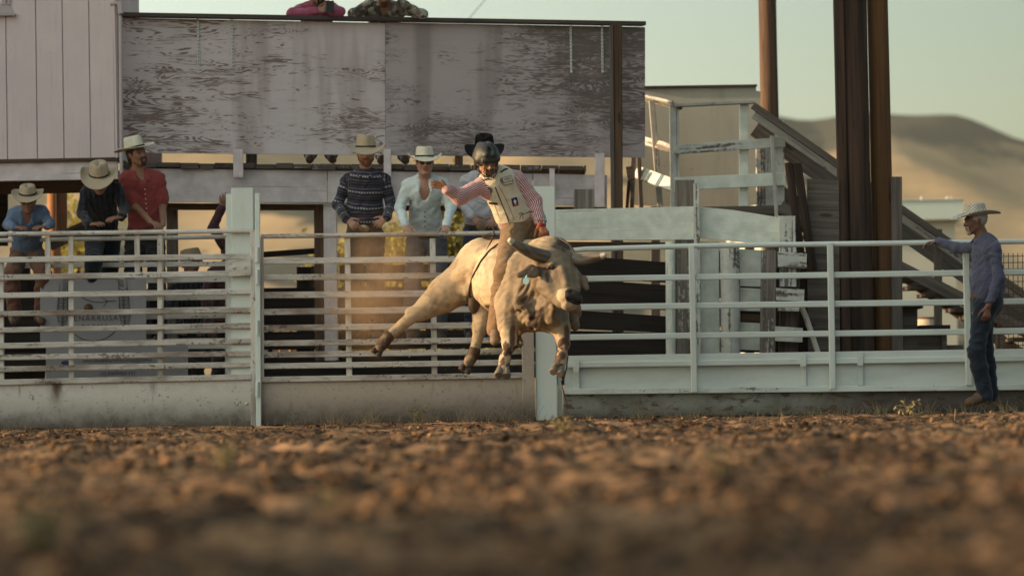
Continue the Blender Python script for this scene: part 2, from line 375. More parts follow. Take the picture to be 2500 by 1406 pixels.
def kick_mat(name,base,streak):
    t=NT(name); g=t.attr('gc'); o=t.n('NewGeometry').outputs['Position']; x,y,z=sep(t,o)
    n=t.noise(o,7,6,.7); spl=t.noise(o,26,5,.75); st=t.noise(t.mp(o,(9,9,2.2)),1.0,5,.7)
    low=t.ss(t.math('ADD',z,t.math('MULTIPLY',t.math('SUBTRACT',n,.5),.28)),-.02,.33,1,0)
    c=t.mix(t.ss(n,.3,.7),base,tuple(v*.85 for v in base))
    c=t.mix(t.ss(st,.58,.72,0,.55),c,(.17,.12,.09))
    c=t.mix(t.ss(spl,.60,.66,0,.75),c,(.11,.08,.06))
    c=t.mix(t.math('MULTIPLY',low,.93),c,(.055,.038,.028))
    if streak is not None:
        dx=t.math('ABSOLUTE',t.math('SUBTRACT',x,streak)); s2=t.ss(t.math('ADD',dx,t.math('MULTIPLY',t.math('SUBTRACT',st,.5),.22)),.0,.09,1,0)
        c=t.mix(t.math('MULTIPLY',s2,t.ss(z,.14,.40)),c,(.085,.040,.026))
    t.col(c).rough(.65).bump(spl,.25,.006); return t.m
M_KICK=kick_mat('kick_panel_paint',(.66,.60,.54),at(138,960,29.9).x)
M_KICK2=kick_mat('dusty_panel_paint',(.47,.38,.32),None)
gate_left()
def post_left():
    Y=30.06
    e=empty('gate_post',Vector((at(594,1040,Y).x,Y,0)),'tall white steel post with side flanges beside the battered gate at left','post')
    m=MB(); zt=at(594,460,Y)
    pbar(m,598,1042,593,460,Y,55,.15,.008); m.build('box_post',M_POSTW,e)
    m=MB(); pbar(m,632,1040,628.5,472,Y-.12,12,.05,.004); m.build('hinge_strip',M_POSTW,e)
    m=MB(); pbar(m,562,1040,559,474,Y+.03,14,.06,.004); m.build('side_strip',M_POSTW,e)
    for y in (622,676,800,950):
        m=MB(); m.tube([at(628,y+18,Y-.16),at(628,y-18,Y-.16)],4.5*mpp(Y),10); m.build('hinge',M_POSTW,e)
post_left()
def gate_centre():
    Y=30.0
    e=empty('chute_gate',Vector((at(960,1035,Y).x,Y,0)),'dusty white metal gate with close set rails, between the two tall white posts','gate')
    m=MB(); m.tube([at(638,577.5,Y),at(1306,568,Y)],5.6*mpp(Y),12); m.build('top_rail',M_GATE2,e)
    rows=[(638,633,15),(678,673,15),(721,716,16),(762,754.5,15.5),(801.5,792,15),(838.5,829,14.5),(866.5,857.5,14.5),(894,884,14)]
    xs=[1105,1105,1105,1180,1300,1300,1300,1300]
    for (ya,yb,h),xe in zip(rows,xs):
        y1=ya+(yb-ya)*(1290-640)/(xe-640)
        m=MB(); pbar(m,638,ya,1286,y1,Y,h,.035,.006); m.build('rail',M_GATE2 if ya>650 else M_GATE,e)
    for x in (851,1059):
        m=MB(); pbar(m,x+2,925,x-3,582,Y+.036,14,.032,.004); m.build('upright',M_GATE,e)
    m=MB(); pbar(m,641,925,640,580,Y+.002,7,.05,.004); m.build('upright',M_GATE,e)
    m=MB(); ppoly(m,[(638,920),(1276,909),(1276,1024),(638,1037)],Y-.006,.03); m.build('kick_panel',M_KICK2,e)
    m=MB(); pbar(m,638,926.5,1276,916,Y-.014,14,.05,.005); m.build('panel_rail',M_GATE2,e)
    m=MB(); pbar(m,1291,1031,1286,568,Y-.004,30,.07,.006); m.build('end_post',M_KICK2,e)
gate_centre()
def post_right():
    Y=30.06
    e=empty('gate_post',Vector((at(1334,1020,Y).x,Y,0)),'tall plain white steel post standing behind the bull and rider','post')
    m=MB(); pbar(m,1335,1025,1329,456,Y,52,.15,.008); m.build('box_post',M_POSTW,e)
    m=MB(); pbar(m,1368,1012,1366,905,Y+.02,10,.05,.004); m.build('lower_bracket',M_POSTW,e)
post_right()
def fence_right():
    Y=30.0
    e=empty('arena_fence',Vector((at(1950,1005,Y).x,Y,0)),'clean white pipe rail arena fence with solid lower panel on the right','fence')
    m=MB(); m.tube([at(1366,640,Y),at(1376,622,Y),at(1395,612,Y),at(1430,608.5,Y),at(1700,600.5,Y),at(2540,589,Y)],6.6*mpp(Y),14); m.build('top_rail',M_FENCE,e)
    for ya,yb,h in ((681.5,663.5,14.5),(750.5,735,15),(823.5,807,14.5)):
        m=MB(); pbar(m,1385,ya,2540,yb,Y,h,.045,.007); m.build('rail',M_FENCE,e)
    for x0,x1,y0,y1 in ((1688.5,1695,600,957),(2026.5,2033,594,948),(2357,2366,592,940)):
        m=MB(); pbar(m,x1,y1,x0,y0,Y-.036,15,.045,.006); m.build('fence_post',M_FENCE,e)
    m=MB(); pbar(m,1380,877,2540,859,Y+.01,17,.04,.003); pbar(m,1380,891,2540,874,Y-.014,14,.03,.006); m.build('panel_flange',M_FENCE,e)
    m=MB(); ppoly(m,[(1378,893),(2540,876),(2540,946),(1378,960)],Y+.035,.012); m.build('kick_panel',M_FENCE,e)
    m=MB(); pbar(m,1378,956,2540,944.5,Y-.004,14,.06,.005); m.build('bottom_flange',M_FENCEB,e)
    for x,y in ((1407,884),(1961,870),(2100.5,868)):
        m=MB(); pbar(m,x+1,y+72,x,y,Y+.02,13,.02,.002); pbar(m,x,y+24,x,y-8,Y-.036,14,.012,.002); m.build('strap',M_FENCE,e)
    return e
M_FENCEB=m_metal_paint('fence_scuffed_flange',(.60,.635,.605),.585,.4)
fence_right()
def footing():
    Y=30.03
    m=MB(); ppoly(m,[(1376,963),(2560,948),(2560,1003),(1376,1018)],Y,.10)
    t=NT('footing_concrete'); o=t.n('NewGeometry').outputs['Position']; a=t.noise(o,3,6,.7); b=t.noise(t.mp(o,(5,5,14)),1.0,5,.7); x,y,z=sep(t,o)
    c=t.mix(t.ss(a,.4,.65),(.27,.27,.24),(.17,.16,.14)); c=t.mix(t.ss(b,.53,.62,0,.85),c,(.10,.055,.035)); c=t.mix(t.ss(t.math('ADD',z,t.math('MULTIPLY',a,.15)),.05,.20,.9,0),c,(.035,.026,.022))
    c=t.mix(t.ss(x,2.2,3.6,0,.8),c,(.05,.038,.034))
    t.col(c).rough(.85).bump(b,.5,.01)
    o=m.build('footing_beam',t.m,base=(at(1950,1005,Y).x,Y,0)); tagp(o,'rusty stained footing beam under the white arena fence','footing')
footing()
# ================================================================== building at left
def building():
    Y=31.5
    e=empty('siding_building',Vector((-6,Y,0)),'pale lilac wooden building with vertical grooved siding and a downpipe at upper left','building')
    xl=-12.0; xr=at(288,200,Y).x; zb=at(140,387,Y).z; zt=7.0
    t=NT('siding_boards'); o=t.n('NewGeometry').outputs['Position']; a=t.noise(o,1.3,5,.6); x,y,z=sep(t,o)
    sp=t.ss(t.noise(t.mp(o,(30,1,22)),1.0,2,.5),.77,.80)
    c=t.mix(t.ss(a,.3,.7),(.71,.585,.58),(.63,.52,.52)); c=t.mix(t.math('MULTIPLY',sp,.7),c,(.08,.06,.05))
    c=t.mix(t.ss(t.noise(t.mp(o,(40,1,2)),1.0,3,.6),.55,.8,0,.25),c,(.3,.27,.27))
    t.col(c).rough(.7).bump(a,.15,.01)
    # upper wall as separate boards with 8 mm grooves between them
    xs=[at(px,200,Y).x for px in (280,220,155,90,17)]
    while xs[-1]>xl: xs.append(xs[-1]-.25)
    m=MB(); r=xr
    for x0 in xs:
        m.box((x0+.004,Y-.02,zb),(r,Y,zt),.005); r=x0-.004
    m.box((xl,Y+.001,zb+.01),(xr-.01,Y+.1,zt-.01),.001)
    m.build('siding_wall',t.m,e)
    m=MB(); m.box((xr-.10,Y+.12,zb),(xr,Y+1.9,zt),.003); m.build('side_wall',t.m,e)
    m=MB(); m.bar((xl,Y+.06,at(140,415,Y).z),(xr-.02,Y+.06,at(140,415,Y).z),50*mpp(Y),.08,.004); m.build('sill_beam',M_LILAC,e)
    m=MB(); m.bar((xl,Y+.05,at(140,391.5,Y).z),(xr+.02,Y+.05,at(140,391.5,Y).z),8*mpp(Y),.14,.002); m.build('skirt_board',M_BROWN,e)
    m=MB(); m.box((xl,Y+.15,zb-.22),(xr,Y+1.9,zb-.12),.003); m.build('upper_floor',M_BROWN,e)
    # roof
    m=MB(); m.poly([(xl-.3,Y-.5,zt),(xr+.3,Y-.5,zt),(xr+.3,Y+2.2,zt+.5),(xl-.3,Y+2.2,zt+.5)],.12,Vector((0,0,1))); m.build('roof',M_GREYW,e)
    # added wing, unseen left of the picture, sized to shade fence and spectators
    m=MB(); m.box((-15.5,27.9,0),(-11.6,28.02,7.2),.01); m.box((-15.5,33.0,0),(-11.6,33.12,7.2),.01); 
    m.box((-11.72,28.03,0),(-11.6,32.99,7.2),.01); m.build('added_shade_wall',t.m,e)
    m=MB(); m.poly([(-15.8,27.6,7.22),(-11.3,27.6,7.22),(-11.3,30.5,8.4),(-15.8,30.5,8.4)],.1,Vector((0,0,1))); m.poly([(-15.8,33.4,7.22),(-11.3,33.4,7.22),(-11.3,30.52,8.4),(-15.8,30.52,8.4)],.1,Vector((0,0,1))); m.build('added_shade_roof',M_GREYW,e)
    # corner trim, downpipe
    m=MB(); pbar(m,285,386,277,-40,Y-.03,5,.03,.002); m.build('corner_trim',t.m,e)
    m=MB(); pbar(m,283,388,280,-40,Y+.02,9,.02,.002); m.build('corner_gap_board',M_BROWN,e)
    m=MB(); m.tube([at(297,480,Y-.03),at(296,380,Y-.03),at(294,40,Y-.03)],4.5*mpp(Y),12); m.build('downpipe',M_SIDING,e)
    m=MB(); m.poly([at(285,5,Y-.08),at(296,3,Y-.08),at(299,32,Y-.08),at(289,35,Y-.08)],.09); m.tube([at(270,10,Y-.04),at(287,9,Y-.04)],5*mpp(Y),8); m.build('gutter_box',M_SIDING,e)
    w_=MB(); pbar(w_,-60,39,38,37,Y-.05,5,.07,.003); m2=w_.build('window_sill',M_SIDING,e)
    w_=MB(); w_.poly([at(-60,35,Y-.03),at(34,33,Y-.03),at(23,10,Y-.03),at(-60,10,Y-.03)],.02); w_.bar(at(10,12,Y-.03),at(10,-40,Y-.03),10*mpp(Y),.02,.003); w_.bar(at(22,12,Y-.03),at(21,-40,Y-.03),6*mpp(Y),.03,.003); w_.build('window_trim',M_SIDING,e)
building()
# ================================================================== plywood billboard and its post
YBL,YBR=31.9,33.7
def yb(px): 
    u=(px-300)/(1575-300); return 1/((1-u)/YBL+u/YBR)
def billboard():
    e=empty('plywood_board',Vector((at(940,380,yb(940)).x,yb(940),at(940,380,yb(940)).z)),'huge weathered plywood hoarding with peeling lilac paint above the spectators','hoarding')
    def sheet(xa,xb,yt0,yt1,yb0,yb1,mat):
        m=MB(); m.poly([at(xa,yt0,yb(xa)),at(xb,yt1,yb(xb)),at(xb,yb1,yb(xb)),at(xa,yb0,yb(xa))],.025); m.build('plywood_sheet',mat,e)
    def top(x): return 44+(x-300)*(70-44)/1275
    def bot(x): return 373+(x-300)*(385-373)/1275
    sheet(299,940.4,top(299),top(940.4),bot(299),bot(940.4),M_PLYL)
    m=MB(); m.bar(at(941,380,yb(941)+.07),at(939,60,yb(941)+.07),.09,.08); m.build('backing_stud',M_GREYW,e)
    sheet(941.2,1575,top(941.2)-2,top(1575)-3,bot(942),bot(1575),M_PLYR)
    m=MB(); m.bar(at(285,37,yb(285)-.03),at(1572,59,yb(1572)-.03),10*mpp(33),.12,.005); m.build('cap_rail',M_CAP,e)
    for x,y0,y1 in ((484,44,163),(567,48,165),(1394,63,178),(1470.5,63,178)):
        sm=MB(); s_=sm.bar(at(x+.8,y1,yb(x)-.012),at(x-.8,y0,yb(x)-.012),5*mpp(yb(x)),.006,.001).build('slotted_strip',M_STRIP,e)
        if True:
            h=MB(); k=0; y=y0+5
            while y<y1-4:
                xx=x-.8+1.6*(y-y0)/(y1-y0); h.bar(at(xx,y+4,yb(x)-.017),at(xx,y,yb(x)-.017),1.6*mpp(33),.002,.0003); y+=8.2
            h.build('slot_holes',M_BLACKM,s_)
M_STRIP=m_plain('galvanised_strip',(.66,.66,.60),.5,.1,30)
M_BLACKM=m_plain('black_metal',(.02,.02,.02),.5,.1)
billboard()
def timber_post():
    Y=33.35
    e=empty('timber_post',Vector((at(1503,700,Y).x,Y,0)),'brown and grey timber post in front of the right end of the plywood hoarding','post')
    m=MB(); pbar(m,1512,830,1507.5,60,Y,21,.09,.006); m.build('brown_beam',M_BROWN,e)
    m=MB(); pbar(m,1499,830,1492,62,Y-.02,9,.09,.004); m.build('grey_side_board',M_GREYW,e)
timber_post()
# ================================================================== catwalk behind the spectators
YDL,YDR=32.0,33.5
def yd(px): u=(px-395)/(1435-395); return 1/((1-u)/YDL+u/YDR)
def catwalk():
    e=empty('catwalk',Vector((at(900,450,32.6).x,32.6,0)),'raised plank catwalk with lilac fascia boards below the plywood hoarding','catwalk')
    zt=at(400,398,YDL).z
    # deck boards run away from the camera: we see their ends
    x=300; k=0
    while x<1432:
        wd=random.uniform(34,62); xb=min(x+wd,1432)
        if x>=395 or True:
            A=at(x+1,405+ (x-400)*.0136,yd(x)); Bp=at(xb-1,405+(xb-400)*.0136,yd(xb))
            th=random.uniform(9,14)*mpp(33); A.z=zt-th/2+random.uniform(-.006,.006); Bp.z=A.z
            m=MB(); j=random.uniform(-.03,.02)
            m.poly([Vector((A.x,A.y+j,A.z+th/2)),Vector((Bp.x,Bp.y+j,A.z+th/2)),Vector((Bp.x,Bp.y+j,A.z-th/2)),Vector((A.x,A.y+j,A.z-th/2))],1.5); m.build('deck_plank',M_DECK,e)
        x=xb
    def fas(x0,x1,y0,y1,yb0,yb1,mat,dy=0.06):
        m=MB(); m.poly([at(x0,y0,yd(x0)+dy),at(x1,y1,yd(x1)+dy),at(x1,yb1,yd(x1)+dy),at(x0,yb0,yd(x0)+dy)],.05); m.build('fascia_board',mat,e)
    fas(298,798,411,417,494,494,M_LILAC); fas(800,1300,417,424,494,500,M_LILAC); fas(1302,1482,424,428,500,505,M_LILAC)
    fas(298,1482,495,506,512,516,M_BROWN,.3)
    for x,y0,y1,wd,mt in ((581.5,373,433,24,M_LILAC),(946,373,520,18,M_LILAC),(1464,383,505,24,M_LILAC),(1348,420,462,13,M_LILAC)):
        m=MB(); pbar(m,x+.5,y1,x,y0-(8),yd(x)-.03,wd,.05,.004); m.build('hanger_post',mt,e)
    for x,y0,wd,mt in ((376,371,38,M_LILAC),(614,373,26,M_GREYW),(1120,373,20,M_GREYW)):
        m=MB(); pbar(m,x,410,x,y0-10,yd(x)+1.2,wd,.09,.004); m.build('rear_post',mt,e)
    for x,w_,mt,dy in ((806,32,M_LILAC,.2),(778,22,M_BROWN,.35),(1235,30,M_LILAC,.4),(420,26,M_GREYW,.6)):
        m=MB(); Y=yd(x)+dy; pbar(m,x+4,880,x,500,Y,w_,.12,.006); m.build('support_post',mt,e)
    return e
M_DECK=m_wood('deck_plank_wood',(.15,.11,.09),(.08,.06,.052),crack=.8,paint=(.3,.26,.25),amount=.2)
catwalk()
# ================================================================== stair platform at right
def stair_platform():
    Y=36.0
    e=empty('stair_platform',Vector((at(1740,500,Y).x,Y,0)),'elevated stair landing with cream plywood wall and white railing, right of the hoarding','platform')
    m=MB(); ppoly(m,[(1540,216,Y),(1846,211,Y),(1846,222,Y),(1857,224,Y),(1853,500,Y),(1720,508,Y),(1540,500,Y)],Y,.03); m.build('plywood_wall',M_PLYC,e)
    m=MB(); pbar(m,1540,214,1848,209.5,Y-.01,5,.07,.003); m.build('wall_cap',M_CAP,e)
    yb_=34.6; yf=34.2
    m=MB(); m.bar(at(1560,236,35.6),at(1652,258,yf),7*mpp(35),.14,.004); m.bar(at(1650,258,yf),at(1842,249,yf),8*mpp(35),.12,.004); m.build('guard_rail',M_STAIRW,e)
    for (x0,y0,x1,y1,w,Y2,mt) in ((1591,246,1612,508,14,yf+.7,M_STAIRW),(1642,258,1645,512,16,yf+.08,M_WPAINT2),(1654,258,1656,512,6,yf+.09,M_WPAINT2),(1816.5,252,1815,520,22,yf+.08,M_WPAINT),(1855,330,1857,520,20,yf+.6,M_WPAINT2),(1876,350,1878,520,22,yf+.62,M_WPAINT2),(1902,297,1904,528,22,yf+.1,M_WPAINT2)):
        m=MB(); pbar(m,x1,y1,x0,y0,Y2,w,.08,.004); m.build('guard_post',mt,e)
    m=MB(); pbar(m,1884,332,1898,560,yf-.12,9,.04,.003); m.build('leaning_batten',M_STAIRW,e)
    for pts,h in (([(1560,341,35.6),(1648,365,yf+.05)],20),([(1646,366,yf-.02),(1916,347,yf-.02)],23),([(1555,420,35.3),(1650,455,yf+.05)],30),([(1646,450,yf-.02),(1916,437,yf-.02)],31)):
        m=MB(); a,b=pts; m.bar(at(*a),at(*b),h*mpp(35),.045,.003); m.build('guard_board',M_WPAINT2 if h<30 else M_WPAINT,e)
    m=MB(); pbar(m,1546,386,1542,520,35.0,11,.09,.003); pbar(m,1560,386,1566,520,35.1,10,.09,.003); m.build('brace_post',M_GREYW,e)
    m=MB(); pbar(m,1538,412,1530,516,34.9,8,.09,.003); m.build('brace_post',M_DARKW,e)
    m=MB(); pbar(m,1530,425,1545,423,34.6,34,.1,.003); m.build('end_block',M_GREYW,e)
    m=MB(); m.box((at(1560,500,34.2).x,34.2,at(1700,505,34.2).z-.1),(at(1920,500,34.2).x,36.2,at(1700,505,34.2).z),.004); m.build('landing_floor',M_GREYW,e)
    # supports
    for x in (1600,1830,1880): 
        m=MB(); pbar(m,x,930,x,505,34.6,22,.12,.004); m.build('landing_leg',M_GREYW,e)
stair_platform()
def staircase():
    e=empty('staircase',Vector((at(2200,900,34.3).x,34.3,0)),'long grey wooden staircase descending to the right behind the dark poles','staircase')
    Y=34.1
    def line(x0,y0,x1,y1,h,Y,mt,name,d=.05):
        k=(2620-x0)/(x1-x0); m=MB(); m.bar(at(x0,y0,Y),at(2620,y0+(y1-y0)*k,Y),h*mpp(Y),d,.004); m.build(name,mt,e)
    sl=(655-262)/(2359-1842)
    line(1838,258,2359,620,16,Y-.12,M_GREYW,'handrail',.10)
    line(1842,277,2359,636,26,Y,M_STAIRW,'rail_board')
    line(1842,315,2359,674,38,Y+.35,M_GREYW,'rail_board')
    line(1905,505,2359,735,30,Y-.02,M_GREYW,'stringer',.07)
    line(1850,430,2359,775,30,Y+.9,M_GREYW,'stringer',.07)
    # treads between the stringers
    for k in range(16):
        x=1960+k*36; y=538+(x-1905)*(735-505)/(2359-1905)-18+6
        m=MB(); A=at(x,y,Y+.0); m.box((A.x-.1,Y+.06,A.z-.02),(A.x+.14,Y+.86,A.z+.02),.003); m.build('tread',M_GREYW,e)
    for x,y0 in ((2290,560),(2440,690),(2120,470)):
        m=MB(); pbar(m,x,940,x,y0,Y+.12,18,.09,.004); m.build('newel_post',M_GREYW,e)
staircase()
# ================================================================== poles
def pole(name,label,x0,x1,yb_,Y,r,mat,ztop=8.5,lumps=0.004,square=False,lean=0):
    b=at((x0+x1)/2,yb_,Y); m=MB(); pts=[];rs=[]
    n=30; L=ztop
    for k in range(n+1):
        z=L*k/n-.2; pts.append(Vector((b.x+lean*z+mnoise.noise(Vector((z*.6,x0,0)))*lumps*2,Y,z))); rs.append(r*(1-.012*z)+mnoise.noise(Vector((z*1.3,x0,3)))*lumps)
    m.tube(pts,rs,28); o=m.build(name,mat,base=(b.x,Y,0)); return tagp(o,label,'pole')
pole('utility_pole','thick dark brown cracked pole, the widest of the pair right of the stair landing',2052,2124,400,31.5,.150,M_DARKW,lumps=.003)
def side_board():
    m=MB(); Y=31.42; x=at(2056,400,Y).x; m.bar((x,Y-.02,-.1),(x-.012,Y-.02,8.2),24*mpp(Y),.10,.006); o=m.build('tall_board',M_DARKW,base=(x,Y,0)); tagp(o,'tall dark squared timber fixed against the left side of the thick brown pole','timber')
side_board()
pole('utility_pole','orange brown treated pole touching the right side of the thick dark pole',2124,2178,400,31.62,.106,M_ORW,lumps=.002)
pole('utility_pole','slim brown pole rising behind the stair landing against the sky',1852,1899,100,38.0,.110,M_BROWN,ztop=9,lumps=.002)
# ================================================================== plank pen behind the right fence
def pen():
    Y=30.9
    e=empty('plank_pen',Vector((at(1650,1000,Y).x,Y,0)),'cattle pen wall of white peeling boards, round posts and dark planks behind the fence','pen')
    m=MB(); ppoly(m,[(1356,512),(1694,504),(1695,585),(1356,586)],Y-.10,.05); m.build('pen_board',M_WPAINT,e)
    m=MB(); ppoly(m,[(1708,505),(1790,513),(1903,531),(1903,600),(1708,580)],Y-.02,.05); m.build('pen_board',M_WPAINT,e)
    m=MB(); pbar(m,1705,960,1700,448,Y-.12,14,.06,.004); m.build('white_batten',M_WPAINT2,e)
    m=MB(); pbar(m,1674,1000,1671,441,Y,46,.16,.012); m.build('heavy_post',M_GREYPOST,e)
    m=MB(); m.tube([at(1638,1000,Y-.08),at(1637,700,Y-.08),at(1636,590,Y-.08)],[12*mpp(Y)]*3,14); m.build('round_post',M_WPAINT,e)
    m=MB(); pbar(m,1425,520,1425,463,Y+.05,48,.1,.006); m.build('post_stub',M_GREYPOST,e)
    m=MB(); pbar(m,1735,1000,1731,590,Y+.05,48,.05,.006); m.build('pen_board',M_WPAINT,e)
    m=MB(); m.tube([at(1784,1000,Y-.05),at(1783,700,Y-.05),at(1781,596,Y-.05)],[24*mpp(Y)]*3,18); m.build('round_post',M_WPAINT2,e)
    for y0,y1 in ((608,700),(702,760),(766,785),(786,855)):
        m=MB(); ppoly(m,[(1806,y0),(1860,y0+3),(1860,y1),(1806,y1-2)],Y+.06+random.uniform(0,.02),.04); m.build('pen_board',M_WPAINT if y1-y0>30 else M_BROWN,e)
    m=MB(); pbar(m,1872,1000,1877,612,Y-.06,36,.14,.01); m.build('heavy_post',M_GREYPOST,e)
    m=MB(); pbar(m,1923,700,1921,528,Y-.02,40,.12,.006); m.build('heavy_post',M_WPAINT2,e)
    m=MB(); pbar(m,1920,1000,1930,640,Y+.12,46,.12,.006); m.build('heavy_post',M_BROWNPOST,e)
    for x0,x1,y0,y1,t in ((1899,1970,614,655,.02),(1895,1964,703,735,.015),(1892,1960,796,835,0),(1900,1952,741,760,0)):
        m=MB(); ppoly(m,[(x0,y0),(x1,y0+(y1-y0)*.12),(x1-1,y1),(x0+1,y1-(y1-y0)*.08)],Y-.16,.14); m.build('spacer_block',M_WPAINT2,e)
    for a,b,r in (((1925,398),(1958,640),10),((1946,400),(1985,660),11)):
        m=MB(); m.tube([at(a[0],a[1],Y+.35),at(b[0],b[1],Y+.3)],[r*mpp(Y)]*2,12); m.build('leaning_pole',M_DARKW,e)
    m=MB(); m.tube([at(1955,745,Y),at(1968,775,Y),at(2010,900,Y)],7*mpp(Y),10); m.build('bent_pipe',M_GATE,e)
    m=MB(); ppoly(m,[(1971,437),(2048,439),(2052,1000),(1975,1000)],Y+.42,.06); m.build('wide_plank',M_GREYW,e)
    m=MB(); pbar(m,2191,1000,2188.5,432,Y+.6,26,.05,.004); m.build('edge_board',M_GREYW,e)
    for y0,y1 in ((612,668),(672,730),(735,800),(806,862),(866,945)):
        m=MB(); ppoly(m,[(1700,y0),(2050,y0+4),(2050,y1),(1700,y1-3)],Y+.62,.04); m.build('dark_plank',M_DKPLANK,e)
    # dark planks filling the pen behind the left half of the fence
    rows=[(600,612,628,676),(632,630,700,690),(690,688,780,772),(784,788,860,852),(862,858,925,930)]
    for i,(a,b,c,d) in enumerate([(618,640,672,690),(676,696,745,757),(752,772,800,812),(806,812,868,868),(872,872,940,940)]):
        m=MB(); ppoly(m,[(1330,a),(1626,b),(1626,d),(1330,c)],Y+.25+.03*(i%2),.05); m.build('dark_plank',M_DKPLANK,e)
    m=MB(); ppoly(m,[(1330,590),(1628,592),(1628,606),(1330,618)],Y+.35,.05); m.build('dark_plank',M_BROWN,e)
    for x in (1985,2060,2140):
        m=MB(); pbar(m,x,1000,x,640,Y+.8,70,.05,.004); m.build('dark_plank',M_DKPLANK,e)
M_GREYPOST=m_wood('grey_split_post',(.26,.22,.19),(.10,.082,.07),crack=1,paint=(.42,.40,.37),amount=.25)
M_BROWNPOST=m_wood('brown_split_post',(.17,.12,.10),(.07,.05,.04),crack=1)
pen()
# ================================================================== things beyond the stairs
def white_building():
    Y=62.0
    e=empty('white_shed',Vector((at(2180,900,Y).x,Y,0)),'plain white flat roofed shed beyond the stairs at right','shed')
    p=at(2335,700,Y); x0=at(1860,700,Y).x; zt=at(2270,540,Y).z
    mw=m_plain('shed_wall_paint',(.56,.54,.46),.8,.12,.6); mr=m_plain('shed_fascia_paint',(.62,.68,.62),.6,.08,.6)
    m=MB(); m.box((x0,Y,-.1),(p.x,Y+8,zt),.02); m.build('wall',mw,e)
    m=MB(); m.box((x0-.1,Y-.3,zt+.003),(p.x+.12,Y+8.3,at(2270,492,Y).z),.02); m.build('fascia',mr,e)
    m=MB(); m.box((x0-.1,Y-.33,at(2270,492,Y).z+.003),(p.x+.14,Y+8.4,at(2270,489,Y).z),.01); m.build('roof_edge',M_STRIP,e)
    for x in (2250,2312,2322):
        m=MB(); q=at(x,489,Y); m.tube([q,q+Vector((0,0,.06))],.02,8); m.build('roof_fixing',M_STRIP,e)
white_building()
def misc_right():
    Y=40.0
    q=at(2267,805,Y)
    m=MB(); r=28*mpp(Y); m.tube([Vector((q.x,Y,z)) for z in (.0,.28,.29,.57,.58,at(2267,778,Y).z)],[r,r,r*1.04,r*1.04,r,r],24)
    o=m.build('barrel',m_plain('barrel_paint',(.55,.48,.38),.6,.3,6),base=(q.x,Y,0)); tagp(o,'cream barrel with a rusty rim standing beyond the stairs','barrel')
    m=MB(); m.tube([Vector((q.x,Y,at(2267,778.5,Y).z)),Vector((q.x,Y,at(2267,774,Y).z))],[r*1.04,r*1.04],24); m.build('rim',M_RUST,o)
    Y=32.2
    e=empty('loading_steps',Vector((at(2250,860,Y).x,Y,0)),'stepped grey timber block pile between the poles and the man at right','timber steps')
    for i,(x0,x1,y0,y1,d) in enumerate(((2195,2240,750,800,.0),(2200,2309,803,850,.03),(2300,2312,812,850,-.03),(2312,2352,842,850,.1))):
        m=MB(); ppoly(m,[(x0,y0),(x1,y0),(x1,y1+60),(x0,y1+60)],Y+d,.3); m.build('timber_block',M_GREYW,e)
    for x0,x1,y in ((2193,2246,750),(2240,2312,800)):
        m=MB(); pbar(m,x0,y,x1,y-1,Y+.1,10,.5,.004); m.build('step_cap',M_DKPLANK,e)
    # wire mesh panel
    Y=31.0
    e=empty('wire_panel',Vector((at(2480,900,Y).x,Y,0)),'rusty welded wire mesh panel behind the fence at the right edge','mesh panel')
    m=MB()
    for i in range(16):
        x=2440+i*11.5; m.tube([at(x,880,Y),at(x-1,618+(0 if i else 6),Y)],1.0*mpp(Y),5)
    for j in range(17):
        y=626+j*15.5; m.tube([at(2438,y,Y-.006),at(2620,y-3,Y-.006)],1.0*mpp(Y),5)
    m.build('wire_mesh',M_RUST,e)
    m=MB(); m.tube([at(2438,930,Y),at(2437,630,Y)],2.2*mpp(Y),8); m.build('mesh_post',M_RUST,e)
    # small trailer, seen through the mesh
    Y=48.0; p=at(2490,850,Y)
    e=empty('stock_trailer',Vector((p.x,Y,0)),'pale stock trailer with a dark window seen through the wire mesh at right','trailer')
    mt=m_plain('trailer_paint',(.62,.54,.40),.5,.15,2)
    m=MB(); m.box((at(2400,800,Y).x,Y,.45),(at(2400,800,Y).x+3.4,Y+1.9,at(2480,800,Y).z),.04); m.build('trailer_body',mt,e)
    m=MB(); m.box((at(2445,800,Y).x,Y-.03,at(2445,800,Y).z+.02),(at(2480,800,Y).x,Y+1.2,at(2480,745,Y).z),.03); m.build('cab_window',M_BLACKM,e)
    m=MB(); m.box((at(2400,800,Y).x,Y+.2,at(2400,800,Y).z+.003),(at(2412,800,Y).x,Y+1.6,at(2412,742,Y).z),.02); m.build('front_board',M_RUST,e)
    for x in (2430,2520):
        m=MB(); q=at(x,900,Y); m.tube([Vector((q.x,Y-.05,.3)),Vector((q.x,Y+.15,.3))],.3,20); w_=m.build('wheel',M_BLACKM,e)
misc_right()
def far_barn():
    Y=70.0
    # pale low shed behind the pen, seen through the boards
    e=empty('far_shed',Vector((at(300,900,Y).x,Y,0)),'low dark open shed seen far behind the chutes at left','shed')
    m=MB(); m.box((at(640,700,Y).x,Y,.9),(at(800,700,Y).x,Y+4,1.25),.02); m.build('roof',M_GREYW,e)
    for x in (650,700,742,790):
        m=MB(); q=at(x,900,Y); m.box((q.x,Y+.1,0),(q.x+.2,Y+.3,.9),.02); m.build('post',M_BROWN,e)
far_barn()
# wire against the sky
m=MB(); pts=[]
for k in range(13):
    u=k/12; p=at(1110,80,60).lerp(at(1190,-30,60),u*1.0) ; pts.append(p)
A=at(1060,140,60); B_=at(1420,-330,60)
pts=[A.lerp(B_,k/12)-Vector((0,0,1.2*4*(k/12)*(1-k/12)*.15)) for k in range(13)]
m.tube(pts,.007,6); o=m.build('overhead_cable',M_BLACKM,base=(A.x,60,0)); tagp(o,'thin cable slanting across the pale sky above the hoarding','cable')
